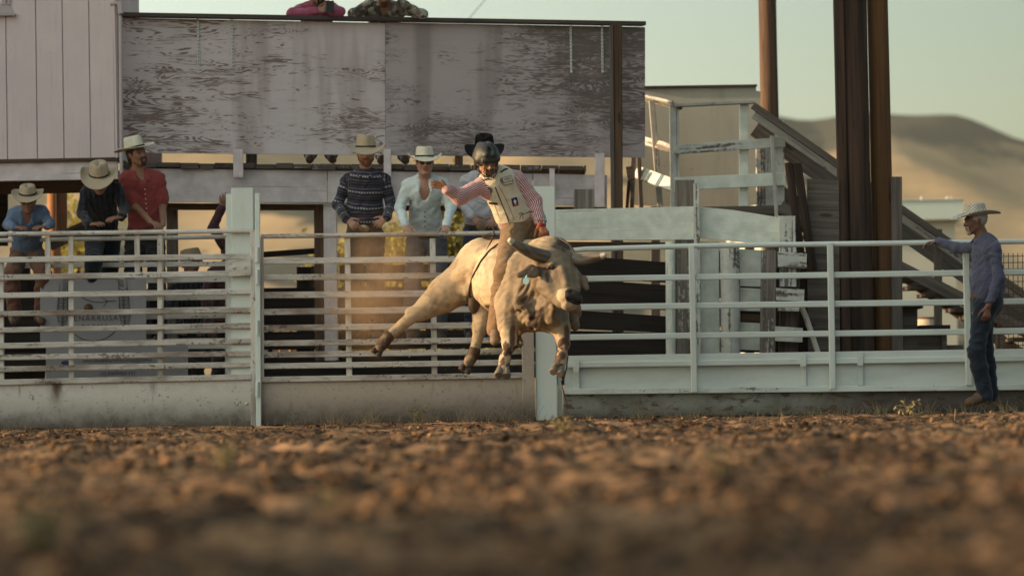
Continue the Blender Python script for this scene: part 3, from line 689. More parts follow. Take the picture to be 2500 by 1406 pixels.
# ================================================================== left background behind the gates
def inner_gate():
    Y=30.55
    e=empty('inner_gate',Vector((at(340,1040,Y).x,Y,0)),'second white gate with slots standing just behind the wheat sign at left','gate')
    m=MB(); m.tube([at(-60,588,Y),at(560,578,Y)],5.5*mpp(Y),10); m.build('top_rail',M_GATE,e)
    for ya,yb2,h,x0,x1 in ((650,644,12,-60,565),(680,676,24,330,575),(722,718,26,350,575),(766,762,28,350,575),(804,800,24,350,575),(840,838,26,350,575)):
        m=MB(); pbar(m,x0,ya,x1,yb2,Y+.01,h,.035,.004); m.build('rail',M_GATE,e)
    for x in (393,557):
        m=MB(); pbar(m,x,935,x,580,Y-.03,14,.03,.004); m.build('upright',M_GATE,e)
    m=MB(); ppoly(m,[(-60,935),(575,925),(575,1040),(-60,1050)],Y,.03); m.build('kick_panel',M_KICK,e)
    return e
inner_gate()
def text_obj(name, body, loc, size, mat, parent, right=Vector((1,0,0)), up=Vector((0,0,1)), align='CENTER', space=1.0, extr=.0008):
    cu=bpy.data.curves.new(name,'FONT'); cu.body=body; cu.size=size; cu.align_x=align; cu.align_y='CENTER'; cu.extrude=extr; cu.space_character=space; cu.resolution_u=3
    tmp=bpy.data.objects.new('tmp',cu); COL.objects.link(tmp); bpy.context.view_layer.update()
    me=bpy.data.meshes.new_from_object(tmp.evaluated_get(bpy.context.evaluated_depsgraph_get())); bpy.data.objects.remove(tmp); bpy.data.curves.remove(cu)
    r=right.normalized(); u=(up-r*up.dot(r)).normalized(); n=r.cross(u)
    M=Matrix(((r.x,u.x,n.x,loc[0]),(r.y,u.y,n.y,loc[1]),(r.z,u.z,n.z,loc[2]),(0,0,0,1)))
    me.transform(M); me.name=name; me.materials.clear()
    return link_mesh(name,me,mat,parent)
M_INK=m_plain('black_print',(.09,.08,.085),.6,.1)
M_SIGN=m_plain('sign_sheet',(.31,.30,.32),.55,.06,3)
M_BLUE=m_plain('blue_print',(.05,.05,.16),.6,.1)
def signs():
    Y=30.32; s=mpp(Y); RX=Vector((1,0,0))
    e=empty('wheat_sign',Vector((at(228,760,Y).x,Y,at(228,835,Y).z)),'white banner with two drawn wheat ears and the word ENARRUSA behind the gate','sign')
    m=MB(); ppoly(m,[(98,683),(357,680),(357,835),(98,838)],Y,.008); m.build('sign_panel',M_SIGN,e)
    Yt=Y-.004
    text_obj('lettering','ENARRUSA',at(234,777,Yt),19*s,M_INK,e,space=1.22)
    text_obj('lettering','FARMS',at(231,799,Yt),19*s,M_INK,e,space=1.22)
    def stroke(mm,pts,w):
        P=[at(x,y,Yt) for x,y in pts]; mm.tube(P,w*s/2,6)
    # circle ring arcs
    m=MB(); cx,cy,R=228,762,70
    stroke(m,[(cx+R*math.cos(t),cy+R*math.sin(t)) for t in np.linspace(rad(35),rad(145),24)],2.0); m.build('ring_arc',M_INK,e)
    m=MB(); stroke(m,[(198,724),(210,731),(228,737),(248,738),(262,735),(284,734)],2.0); stroke(m,[(262,735),(246,724)],1.8); stroke(m,[(262,736),(252,749)],1.4); m.build('hill_line',M_INK,e)
    for ex,ey0,ey1,lean in ((152,796,716,6),(305,796,706,-10)):
        m=MB(); n=9
        stroke(m,[(ex,ey0),(ex+lean*.6,ey1)],1.4)
        for k in range(n):
            u=k/n; x=ex+lean*.6*u; y=ey0-(ey0-ey1)*u*1.0
            for sd_ in (-1,1):
                stroke(m,[(x,y),(x+sd_*9,y-6),(x+sd_*11,y-14),(x+sd_*3,y-9),(x,y)],1.2)
                stroke(m,[(x+sd_*11,y-12),(x+sd_*(15-u*7),y-34)],.9)
        for sd_ in (-6,-2,2,6): stroke(m,[(ex+lean*.6+sd_*.5,ey1-6),(ex+lean*2+sd_*1.6,ey1-36)],1.0)
        m.build('wheat_ear',M_INK,e)
    e=empty('heating_sign',Vector((at(285,930,Y).x,Y,at(285,928,Y).z)),'white advertising banner hung upside down below the wheat sign','sign')
    m=MB(); ppoly(m,[(112,839),(459,836),(459,925),(112,930)],Y+.01,.008); m.build('sign_panel',M_SIGN,e)
    text_obj('lettering','matt@thornton-heating.com',at(286,880.5,Yt+.01),14.5*s,M_INK,e,right=-RX,up=Vector((0,0,-1)))
    text_obj('lettering','121 Hospital Dr',at(288,911.5,Yt+.01),13.5*s,M_INK,e,right=-RX,up=Vector((0,0,-1)))
    m=MB(); P=[at(161+12*math.cos(t),886+6*math.sin(t),Yt+.012) for t in np.linspace(0,2*math.pi,20)[:-1]]; m.poly(P,.005); m.build('oval_emblem',M_BLUE,e)
signs()
def chute_pens():
    # timber back pens seen between the rails
    Y=33.4
    e=empty('back_pen',Vector((at(960,1010,Y).x,Y,0)),'dark timber back pen seen through the rails of the two chute gates','pen')
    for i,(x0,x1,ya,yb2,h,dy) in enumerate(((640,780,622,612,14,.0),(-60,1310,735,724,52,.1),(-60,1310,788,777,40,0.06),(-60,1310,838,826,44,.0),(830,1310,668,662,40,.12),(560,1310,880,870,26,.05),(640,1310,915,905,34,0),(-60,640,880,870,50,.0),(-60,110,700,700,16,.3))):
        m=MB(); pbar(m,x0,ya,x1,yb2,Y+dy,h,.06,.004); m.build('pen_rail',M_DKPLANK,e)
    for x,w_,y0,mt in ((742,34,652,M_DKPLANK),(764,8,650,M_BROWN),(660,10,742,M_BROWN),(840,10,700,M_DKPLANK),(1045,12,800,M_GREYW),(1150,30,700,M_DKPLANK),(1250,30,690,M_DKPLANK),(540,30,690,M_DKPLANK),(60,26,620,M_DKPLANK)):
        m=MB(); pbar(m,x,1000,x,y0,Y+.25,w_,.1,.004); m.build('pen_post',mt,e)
    # warm lit round posts further back at left and centre
    Y=39.0
    for i,(x,y0,y1,r) in enumerate(((137,470,1000,16),(757,680,1000,5),(711,738,1000,4.5),(685,760,1000,3.5),(782,690,1000,3))):
        m=MB(); b=at(x,900,Y+i*.4); m.tube([Vector((b.x,b.y,-.05)),Vector((b.x,b.y,at(x,y0,b.y).z))],r*mpp(b.y),12)
        o=m.build('corral_post',M_ORPOST,base=(b.x,b.y,0)); tagp(o,['stout orange lit corral post in the gap above the left gate','short orange post just left of the grey catwalk support','slim orange post seen below the fourth rail of the middle gate','smallest orange post, leftmost behind the middle gate','thin orange post beside the grey catwalk support, right of the others'][i],'post','orange corral posts behind the chutes')
    Y=33.6
    e=empty('chute_wall',Vector((at(60,900,Y).x,Y,0)),'brown plank wall and sloping board below the siding building at far left','plank wall')
    m=MB(); ppoly(m,[(-80,438),(190,440),(190,462),(-80,470)],Y,.05); m.build('lintel_board',M_BROWN,e)
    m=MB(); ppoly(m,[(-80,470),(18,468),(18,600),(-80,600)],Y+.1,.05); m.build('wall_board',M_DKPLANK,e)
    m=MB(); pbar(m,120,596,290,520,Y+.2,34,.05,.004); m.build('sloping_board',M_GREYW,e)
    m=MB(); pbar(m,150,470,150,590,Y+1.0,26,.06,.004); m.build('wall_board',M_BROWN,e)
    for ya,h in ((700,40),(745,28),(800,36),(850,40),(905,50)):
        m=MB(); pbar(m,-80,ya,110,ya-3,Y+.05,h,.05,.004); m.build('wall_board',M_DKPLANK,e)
M_ORPOST=m_wood('orange_post_wood',(.42,.20,.09),(.30,.13,.06),crack=.3)
chute_pens()
# ================================================================== trees
def tree(name,label,base,h,cr,n,seed,leaf,grp,tall=1.0):
    rng=np.random.RandomState(seed); bx,by=base
    e=empty(name,Vector((bx,by,0)),label,'tree',grp)
    m=MB(); th=h*.45; m.tube([Vector((bx,by,-.1)),Vector((bx+.06,by,th*.5)),Vector((bx,by,th)),Vector((bx+.1,by,h*.85))],[.13,.10,.08,.02],10)
    tips=[]
    for k in range(16):
        a=rng.uniform(0,6.28); z0=th*rng.uniform(.35,1.3); rr=cr*rng.uniform(.45,.95); z1=min(h*.95,z0+rng.uniform(.2,1.2))
        p0=Vector((bx,by,z0)); p1=Vector((bx+math.cos(a)*rr*.5,by+math.sin(a)*rr*.5,(z0+z1)/2+.1)); p2=Vector((bx+math.cos(a)*rr,by+math.sin(a)*rr,z1))
        m.tube([p0,p1,p2],[.045,.03,.01],6); tips+= [p1,p2]
    m.build('trunk',M_BROWN,e)
    cl=[]
    for k in range(70):
        v=rng.normal(size=3); v/=np.linalg.norm(v); r=rng.uniform(.35,1)**.6
        cl.append((bx+v[0]*cr*r,by+v[1]*cr*r,h*.55+v[2]*h*.44*r*tall,rng.uniform(.16,.42)))
    V=np.zeros((n*4,3)); 
    for i in range(n):
        c=cl[rng.randint(len(cl))]; p=np.array(c[:3])+rng.normal(size=3)*c[3]*.55
        a=rng.normal(size=3); a/=np.linalg.norm(a); b=np.cross(a,rng.normal(size=3)); b/=np.linalg.norm(b); s=leaf*rng.uniform(.6,1.3)
        V[i*4]=p-a*s; V[i*4+1]=p+b*s*.5; V[i*4+2]=p+a*s; V[i*4+3]=p-b*s*.5
    V[:,2]=np.maximum(V[:,2],.15)
    me=bpy.data.meshes.new('crown'); me.from_pydata(V.tolist(),[],[(4*i,4*i+1,4*i+2,4*i+3) for i in range(n)])
    link_mesh('crown',me,M_LEAF,e)
tl=NT('leaf_green'); p_=tl.n('NewGeometry').outputs['Position']
tl.col(tl.mix(tl.ss(tl.noise(p_,2.3,4,.6),.35,.65),(.13,.125,.035),(.32,.25,.08))).rough(.55)
tl.t.links.new(tl.mix(.5,(.10,.10,.03),(.2,.17,.05)), tl.b.inputs['Base Color']) if False else None
_tr=tl.n('BsdfTranslucent',ins={'Color':(.55,.47,.12,1)}); _mx=tl.n('MixShader',ins={0:.4,1:tl.b.outputs[0],2:_tr.outputs[0]}); tl.t.links.new(_mx.outputs[0],[n for n in tl.t.nodes if n.type=='OUTPUT_MATERIAL'][0].inputs[0])
M_LEAF=tl.m
for i,(px,Y,h,cr) in enumerate(((838,43,2.35,.22),(975,45,2.45,.26),(1092,44,3.25,.22),(1238,46,3.3,.22))):
    q=at(px,900,Y); tree('leafy_tree',['small leafy tree behind the striped shirt spectator','sunlit leafy tree between the two spectators in the middle','leafy tree rising behind the white shirt spectator','leafy tree behind the man in the black hat'][i],(q.x,Y),h,cr,5200,11+i,.055,'trees behind the chutes')
q=at(185,900,52); tree('leafy_tree','big hazy green tree in the gap under the building at far left',(q.x,52),3.6,.6,2200,31,.07,'trees behind the chutes')

# ================================================================== added plank fence, outside the picture at left, to shade the near ground
def added_shade_fence():
    e=empty('added_shade_fence',Vector((-11.0,1,0)),'unseen tall plank fence added at left to shade the near ground','fence')
    for i in range(9):
        z=.35+i*.36; m=MB(); m.bar((-11.0+.02*(i%2),-9,z),(-11.0,6.4,z),.30,.04,.004,dep=Vector((1,0,0))); m.build('shade_fence_board',M_GREYW,e)
    for y in (-8.5,-5.5,-2.5,.5,3.5,6.2):
        m=MB(); m.bar((-11.12,y,-.1),(-11.12,y,3.5),.14,.14,.01); m.build('fence_post',M_GREYW,e)
added_shade_fence()
# ================================================================== organic shapes: smooth unions of tapered limbs, meshed as ONE surface
def V3(*a): return np.array(a if len(a)==3 else a[0],dtype=float)
def nrm(v): v=np.asarray(v,float); return v/max(1e-9,np.linalg.norm(v))
class Sdf:
    def __init__(s,k=.02): s.p=[]; s.k=k; s.planes=[]
    def cone(s,a,b,ra,rb=None,flat=None,fax=None,tag=0,k=None,op='+'):
        s.p.append(dict(t='c',a=V3(a),b=V3(b),ra=ra,rb=ra if rb is None else rb,flat=flat,fax=None if fax is None else nrm(fax),tag=tag,k=k,op=op)); return s
    def ell(s,c,r,R=None,tag=0,k=None,op='+'):
        s.p.append(dict(t='e',a=V3(c),r=V3(r),R=np.eye(3) if R is None else np.array([nrm(v) for v in R]),tag=tag,k=k,op=op)); return s
    def chain(s,pts,rs,tag=0,k=None,flat=None,fax=None):
        for i in range(len(pts)-1): s.cone(pts[i],pts[i+1],rs[i],rs[i+1],tag=tag,k=k,flat=flat,fax=fax)
        return s
    def plane(s,p,n): s.planes.append((V3(p),nrm(n))); return s      # keeps the side the normal points AWAY from
    @staticmethod
    def d(p,P):
        q=P-p['a']
        if p['t']=='e':
            q=q@p['R'].T; k0=np.linalg.norm(q/p['r'],axis=-1); k1=np.linalg.norm(q/(p['r']**2),axis=-1)
            return k0*(k0-1)/np.maximum(k1,1e-9)
        ba=p['b']-p['a']; L=max(1e-12,ba@ba); t=np.clip(q@ba/L,0,1); w=q-t[...,None]*ba
        r=p['ra']+(p['rb']-p['ra'])*t
        if p['flat']:
            f=p['flat']; c=w@p['fax']; w=w+(c*(1/f-1))[...,None]*p['fax']
            return (np.linalg.norm(w,axis=-1)-r)*math.sqrt(f)
        return np.linalg.norm(w,axis=-1)-r
    def bbox(s,p):
        if p['t']=='e': m=p['r'].max(); return p['a']-m,p['a']+m
        m=max(p['ra'],p['rb']); return np.minimum(p['a'],p['b'])-m,np.maximum(p['a'],p['b'])+m
    def mesh(s,vox):
        pl=[p for p in s.p if p['op']=='+']; lo=np.min([s.bbox(p)[0] for p in pl],0)-3*vox; hi=np.max([s.bbox(p)[1] for p in pl],0)+3*vox
        n=np.ceil((hi-lo)/vox).astype(int)+1; F=np.full(n,1.0,dtype=np.float32)
        ax=[lo[i]+np.arange(n[i])*vox for i in range(3)]
        for p in s.p:
            k=p['k'] if p['k'] is not None else s.k
            b0,b1=s.bbox(p); pad=k+2*vox
            i0=np.maximum(0,np.floor((b0-pad-lo)/vox).astype(int)); i1=np.minimum(n,np.ceil((b1+pad-lo)/vox).astype(int)+1)
            if (i1<=i0).any(): continue
            sl=tuple(slice(i0[i],i1[i]) for i in range(3))
            G=np.stack(np.meshgrid(*[ax[i][sl[i]] for i in range(3)],indexing='ij'),-1)
            d=s.d(p,G).astype(np.float32); f=F[sl]
            if p['op']=='+':
                h=np.maximum(k-np.abs(f-d),0)/k; F[sl]=np.minimum(f,d)-h*h*k*.25
            else:
                d=-d; h=np.maximum(k-np.abs(f-d),0)/k; F[sl]=np.maximum(f,d)+h*h*k*.25
        if s.planes:
            G=np.stack(np.meshgrid(*ax,indexing='ij'),-1)
            for p,nn in s.planes: F=np.maximum(F,((G-p)@nn).astype(np.float32))
        return s.nets(F,lo,vox)
    @staticmethod
    def nets(F,lo,vox):
        S=F<0; c=np.zeros(tuple(x-1 for x in F.shape),dtype=np.int8)
        offs=[(i,j,k) for i in (0,1) for j in (0,1) for k in (0,1)]; N=c.shape
        for o in offs: c+=S[o[0]:o[0]+N[0],o[1]:o[1]+N[1],o[2]:o[2]+N[2]]
        act=(c>0)&(c<8); idx=np.argwhere(act); ids=np.full(N,-1,dtype=np.int64); ids[act]=np.arange(len(idx))
        acc=np.zeros((len(idx),3)); cnt=np.zeros(len(idx))
        vals={o:F[idx[:,0]+o[0],idx[:,1]+o[1],idx[:,2]+o[2]] for o in offs}
        for o in offs:
            for a in range(3):
                if o[a]: continue
                q=list(o); q[a]=1; q=tuple(q); fa,fb=vals[o],vals[q]; m=(fa<0)!=(fb<0); t=np.where(m,fa/np.where(fa==fb,1,fa-fb),0)
                P=np.tile(np.array(o,float),(len(idx),1)); P[:,a]+=t; acc[m]+=P[m]; cnt[m]+=1
        V=lo+(idx+acc/cnt[:,None])*vox; Q=[]
        for a in range(3):
            b,c2=(a+1)%3,(a+2)%3
            sl0=[slice(1,-1)]*3; sl1=[slice(1,-1)]*3; sl0[a]=slice(0,-1); sl1[a]=slice(1,None)
            A=S[tuple(sl0)]; B=S[tuple(sl1)]; E=np.argwhere(A!=B); 
            if not len(E): continue
            st=A[E[:,0],E[:,1],E[:,2]]
            e=E.copy(); e[:,b]+=1; e[:,c2]+=1
            def cell(db,dc):
                q=e.copy(); q[:,b]-=db; q[:,c2]-=dc; return ids[q[:,0],q[:,1],q[:,2]]
            q=np.stack([cell(1,1),cell(0,1),cell(0,0),cell(1,0)],1)
            q[~st]=q[~st][:,::-1]; Q.append(q)
        Q=np.concatenate(Q); Q=Q[(Q>=0).all(1)]
        return V,Q
    def nearest(s,V):
        """for each vertex: index of the nearest added primitive, its distance along it and angle round it"""
        best=np.full(len(V),9.0); tag=np.zeros(len(V)); tt=np.zeros(len(V)); ang=np.zeros(len(V)); acc={}
        for i,p in enumerate(s.p):
            if p['op']!='+': continue
            d=s.d(p,V); m=d<best; best[m]=d[m]; tag[m]=p['tag']
            if p['t']=='c':
                ba=p['b']-p['a']; L=np.linalg.norm(ba)+1e-9; n=ba/L; q=V[m]-p['a']; tt[m]=q@n+p.get('off',0)
                rf=np.array([0,-1.,0]); rf=rf-n*(rf@n)
                if np.linalg.norm(rf)<.3: rf=np.array([0,0,1.])-n*n[2]
                rf=nrm(rf); sd=np.cross(n,rf); ang[m]=np.arctan2(q@sd,q@rf)*max(p['ra'],p['rb'])
            else: tt[m]=V[m][:,2]-p['a'][2]; ang[m]=V[m][:,0]-p['a'][0]
        return tag,tt,ang
    def build(s,name,vox,mat,parent=None,fold=0,fs=9,smooth=1,colf=None,base=None,seed=0,pat=False):
        V,Q=s.mesh(vox)
        for _ in range(smooth):      # light Laplacian smoothing
            a=np.zeros_like(V); c=np.zeros(len(V))
            for i in range(4):
                u,v=Q[:,i],Q[:,(i+1)%4]
                for k in range(3): a[:,k]+=np.bincount(u,V[v,k],len(V))+np.bincount(v,V[u,k],len(V))
                c+=np.bincount(u,minlength=len(V))+np.bincount(v,minlength=len(V))
            V=V*.4+.6*a/np.maximum(c,1)[:,None]
        if fold:
            T=V[Q[:,2]]-V[Q[:,0]]; U=V[Q[:,3]]-V[Q[:,1]]; fn=np.cross(T,U); Nn=np.zeros_like(V)
            for i in range(4):
                for k in range(3): Nn[:,k]+=np.bincount(Q[:,i],fn[:,k],len(V))
            Nn/=np.maximum(1e-12,np.linalg.norm(Nn,axis=1))[:,None]
            W=V*fs+seed
            w=np.sin(W[:,0]*2.1+2.2*np.sin(W[:,2]*1.3+W[:,1]*.7+seed)+W[:,2]*2.6)*.5+np.sin(W[:,2]*4.3+2.4*np.sin(W[:,0]*1.9+seed*2)-W[:,0]*1.9+W[:,1])*.35+np.sin(W[:,0]*5.5-W[:,2]*3.7+2*np.sin(W[:,1]*3+W[:,2]))*.25
            w=np.abs(w)**1.3*-1+.25
            V=V+Nn*(w*(fold(V) if callable(fold) else fold))[:,None]
        me=bpy.data.meshes.new(name); me.vertices.add(len(V)); me.vertices.foreach_set('co',V.astype(np.float32).ravel())
        me.loops.add(len(Q)*4); me.loops.foreach_set('vertex_index',Q.astype(np.int32).ravel())
        me.polygons.add(len(Q)); me.polygons.foreach_set('loop_start',np.arange(len(Q),dtype=np.int32)*4); me.polygons.foreach_set('loop_total',np.full(len(Q),4,dtype=np.int32))
        me.update(calc_edges=True); me.validate()
        if pat or colf:
            tag,tt,ang=s.nearest(V)
        if pat:
            a_=me.attributes.new('pat','FLOAT_VECTOR','POINT'); a_.data.foreach_set('vector',np.stack([tt,ang,tag],1).astype(np.float32).ravel())
        if colf:
            c=colf(V,tag,tt,ang); c=np.concatenate([c,np.ones((len(V),1))],1)
            a_=me.attributes.new('col','FLOAT_COLOR','POINT'); a_.data.foreach_set('color',c.astype(np.float32).ravel())
        return link_mesh(name,me,mat,parent,smooth=True,base=base)
# ---------------------------------------------------------------- materials for people
def m_cloth(name,c1,c2=None,kind=None,rough=.85,w=.02,weave=220,bump=.25):
    t=NT(name); o=t.obj(); big=t.noise(o,6,4,.6); we=t.noise(o,weave,2,.5)
    c=c1
    if kind=='stripe':      # stripes running along the limb, from the angle round it
        p=t.attr('pat'); x,y,z=sep(t,p); v=t.math('FRACT',t.math('DIVIDE',y,w)); v=t.ss(t.math('ABSOLUTE',t.math('SUBTRACT',v,.5)),.20,.26); c=t.mix(v,c1,c2)
    elif kind=='vstripe':
        x,y,z=sep(t,o); v=t.math('FRACT',t.math('DIVIDE',x,w)); v=t.ss(t.math('ABSOLUTE',t.math('SUBTRACT',v,.5)),.34,.40); c=t.mix(v,c1,c2)
    elif kind=='aztec':
        p=t.attr('pat'); x,y,z=sep(t,p); v=t.math('ADD',x,t.math('MULTIPLY',t.noise(o,5,2,.5),.03))
        f=t.math('FRACT',t.math('DIVIDE',v,.148)); 
        r=t.n('ValToRGB'); t.t.links.new(f,r.inputs[0]); cr=r.color_ramp; cr.interpolation='CONSTANT'
        seq=[(0,(.018,.016,.026)),(.10,(.05,.05,.10)),(.16,(.018,.016,.026)),(.24,(.22,.20,.22)),(.275,(.05,.045,.075)),(.34,(.018,.016,.026)),(.42,(.08,.085,.16)),(.47,(.40,.37,.38)),(.56,(.035,.03,.05)),(.62,(.018,.016,.026)),(.74,(.15,.14,.17)),(.775,(.018,.016,.026)),(.90,(.09,.08,.11)),(.93,(.018,.016,.026))]
        for i,(q,cc) in enumerate(seq):
            e=cr.elements[0] if i==0 else (cr.elements[1] if i==1 else cr.elements.new(q)); e.position=q; e.color=cc+(1,)
        dm=t.math('FRACT',t.math('DIVIDE',y,.034)); dm=t.math('MULTIPLY',t.ss(t.math('ABSOLUTE',t.math('SUBTRACT',dm,.5)),.16,.24),1.0)
        band=t.math('MULTIPLY',t.ss(f,.47,.475),t.ss(f,.555,.56,1,0))
        c=t.mix(t.math('MULTIPLY',band,t.math('SUBTRACT',1.0,dm)),r.outputs[0],(.05,.045,.07))
    elif kind=='camo':
        a=t.noise(o,13,3,.5,.6); b=t.noise(t.mp(o,(1,1,1),(4,2,7)),15,3,.5,.6)
        c=t.mix(t.ss(a,.47,.50),c1,c2); c=t.mix(t.ss(b,.54,.57),c,(.42,.38,.30)); c=t.mix(t.ss(b,.40,.37,0,.8),c,(.035,.03,.025))
    elif kind=='denim':
        c=t.mix(t.ss(t.noise(o,3.5,4,.6),.4,.7,0,.8),c1,c2); c=t.mix(t.ss(t.noise(t.mp(o,(200,200,30)),1,2,.5),.4,.7,0,.3),c,tuple(x*1.6 for x in c2))
    elif kind=='grid':
        g=o; x,y,z=sep(t,g); a=t.math('FRACT',t.math('DIVIDE',t.math('ADD',x,z),w)); b=t.math('FRACT',t.math('DIVIDE',t.math('SUBTRACT',x,z),w))
        v=t.math('MAXIMUM',t.ss(t.math('ABSOLUTE',t.math('SUBTRACT',a,.5)),.40,.44),t.ss(t.math('ABSOLUTE',t.math('SUBTRACT',b,.5)),.40,.44)); c=t.mix(v,c1,c2)
    if not isinstance(c,bpy.types.NodeSocket): c=t.mix(0,c,c)
    c=t.mix(t.ss(big,.35,.7,0,.22),c,(0,0,0),'MIX'); 
    cr_=t.noise(t.mp(o,(4.5,4.5,8)),1.0,1.5,.4,1.3); cr_=t.math('ABSOLUTE',t.math('SUBTRACT',cr_,.5)); cr_=t.ss(cr_,0,.16); t.col(c).rough(rough).bump(t.math('ADD',t.math('MULTIPLY',we,.03),t.math('ADD',t.math('MULTIPLY',t.noise(o,24,4,.6),.25),t.math('MULTIPLY',cr_,.6))),bump*1.3,.03); t.b.inputs['Sheen Weight'].default_value=.15; return t.m
def m_vcol(name,rough=.55,sc=60,bump=.2,spec=.3,sss=0):
    t=NT(name); o=t.obj(); n=t.noise(o,sc,4,.6); c=t.attr('col','Color')
    c=t.mix(t.ss(n,.3,.75,0,.28),c,(.02,.012,.01)); t.col(c).rough(rough).bump(n,bump,.004); t.b.inputs['Specular IOR Level'].default_value=spec
    if sss: t.b.inputs['Subsurface Weight'].default_value=sss; t.b.inputs['Subsurface Radius'].default_value=(.02,.008,.004)
    return t.m
M_SKIN=m_vcol('skin',.5,50,.12,.35)
M_HAIRB=m_plain('brown_hair',(.045,.026,.016),.6,.5,90); M_HAIRG=m_plain('grey_beard',(.40,.36,.32),.8,.4,90); M_HAIRR=m_plain('ginger_beard',(.20,.085,.04),.8,.4,90)
M_LEATHER=m_plain('brown_leather',(.11,.06,.035),.5,.4,14); M_BLKLEATHER=m_plain('dark_leather',(.035,.026,.022),.45,.4,14)
M_LENS=m_plain('dark_lens',(.01,.01,.012),.08,.1,5,0,.8)
_t=NT('mirror_lens'); _o=_t.obj(); _t.col(_t.mix(_t.ss(_t.noise(_o,22,2,.5),.35,.65),(.10,.42,.50),(.65,.75,.70))).rough(.12); _t.b.inputs['Metallic'].default_value=.9; M_MIRROR=_t.m
M_BUCKLE=m_plain('engraved_buckle',(.55,.45,.28),.3,.5,70,.9)
M_BOOT=m_plain('boot_leather',(.13,.075,.045),.6,.4,10)
M_STRAW=m_plain('white_straw',(.62,.57,.46),.8,.10,60); M_STRAWT=m_plain('tan_straw',(.42,.33,.23),.8,.15,60); M_FELTB=m_plain('black_felt',(.012,.011,.012),.95,.3,20,0,.1)
M_BAND=m_plain('hat_band',(.03,.02,.016),.6,.2,20)
# ---------------------------------------------------------------- hat: lofted crown and rolled brim
def hat(parent,c,up,fwd,R,crown,brim,curl,mat,band=M_BAND,front=.02,asp=1.18,pinch=.022,name='hat',tilt=0,cexp=2.2):
    up=Vector(up).normalized(); f=Vector(fwd); f=(f-up*f.dot(up)).normalized(); r=f.cross(up).normalized(); c=Vector(c)
    N=48; rings=[]; 
    prof=[(0.0,crown*.90),(.25,crown*.91),(.50,crown*.98),(.68,crown*1.0),(.80,crown*.965),(.88,crown*.86),(.93,crown*.6),(.97,crown*.3),(1.0,.012),(1.04,.0)]
    for q,z in prof:
        ring=[]
        for i in range(N):
            th=2*math.pi*i/N; x=math.cos(th); y=math.sin(th); dent=0
            if q<.7: dent=-crown*.14*math.exp(-(x*q/.22)**2)*(1 if q>.01 else 1)
            sq=1-pinch/R*math.exp(-((th-math.pi/2+.75)/.35)**2)*(z/crown) - pinch/R*math.exp(-((th-math.pi/2-.75)/.35)**2)*(z/crown)
            ring.append(c+r*(x*q*R*sq)+f*(y*q*R*asp*sq)+up*(z+dent+ (.10*crown*max(0,-y)*0)))
        rings.append(ring)
    for s_ in (.25,.5,.75,.92,1.0):
        ring=[]
        for i in range(N):
            th=2*math.pi*i/N; x=math.cos(th); y=math.sin(th)
            bw=brim*(1+.10*abs(y)); q=R*1.04+bw*s_
            lift=curl*abs(x)**cexp*s_**1.8 - front*max(0,y)**2*s_**1.5 - front*.6*max(0,-y)**2*s_**1.5
            inn=1-.13*abs(x)**3*s_**2*(curl/.05)
            ring.append(c+r*(x*q*inn)+f*(y*q*asp*.98)+up*lift)
        rings.append(ring)
    V=[p for g in rings for p in g]; Fc=[]
    for j in range(len(rings)-1):
        for i in range(N): k=(i+1)%N; Fc.append((j*N+i,(j+1)*N+i,(j+1)*N+k,j*N+k))
    Fc.append(tuple(range(N)))
    me=bpy.data.meshes.new(name); me.from_pydata(V,[],Fc)
    o=link_mesh(name,me,mat,parent,smooth=True); md=o.modifiers.new('t','SOLIDIFY'); md.thickness=.005; md.offset=0
    if band:
        b=MB(); pts=[c+r*(math.cos(t)*R*.985)+f*(math.sin(t)*R*.985*asp)+up*.017 for t in np.linspace(0,2*math.pi,33)]
        b.tube(pts,.0085,6,False); b.build('hat_band',band,o)
    return o
# ---------------------------------------------------------------- head and hand
def add_head(S,H,fwd,up,s,face=1):
    H=V3(H); f=nrm(fwd); u=nrm(V3(up)-f*(V3(up)@f)); r=np.cross(f,u)
    R=[r,f,u]; P=lambda x,y,z: H+(r*x+f*y+u*z)*s
    S.ell(P(0,-.012,.022),V3(.073,.093,.092)*s,R,tag=0,k=.02)
    S.ell(P(0,.022,-.030),V3(.058,.068,.080)*s,R,tag=0,k=.03)
    S.cone(P(-.045,.0,-.055),P(-.014,.062,-.098),.022*s,.019*s,tag=0,k=.03); S.cone(P(.045,.0,-.055),P(.014,.062,-.098),.022*s,.019*s,tag=0,k=.03)
    S.ell(P(.034,.062,-.025),V3(.024,.022,.026)*s,R,k=.02); S.ell(P(-.034,.062,-.025),V3(.024,.022,.026)*s,R,k=.02)
    S.cone(P(-.034,.078,.022),P(.034,.078,.022),.013*s,tag=3,k=.012)
    S.ell(P(.029,.093,.0),V3(.015,.012,.009)*s,R,k=.010,op='-'); S.ell(P(-.029,.093,.0),V3(.015,.012,.009)*s,R,k=.010,op='-')
    S.cone(P(0,.083,.005),P(0,.106,-.030),.009*s,.0135*s,k=.010,tag=0); S.ell(P(.012,.094,-.034),V3(.009,.010,.008)*s,R,k=.006); S.ell(P(-.012,.094,-.034),V3(.009,.010,.008)*s,R,k=.006)
    S.ell(P(0,.088,-.058),V3(.024,.011,.0065)*s,R,tag=1,k=.006); S.ell(P(0,.086,-.068),V3(.020,.012,.007)*s,R,tag=1,k=.006); S.ell(P(0,.098,-.063),V3(.020,.010,.0022)*s,R,k=.004,op='-')
    S.ell(P(0,.080,-.098),V3(.020,.017,.016)*s,R,k=.015)
    for sx in (-1,1):
        S.ell(P(sx*.029,.078,.0),V3(.0125,.0115,.0105)*s,R,tag=2,k=.003)
        S.ell(P(sx*.076,-.008,-.006),V3(.010,.020,.031)*s,[r,f,u],tag=4,k=.008)
    return P
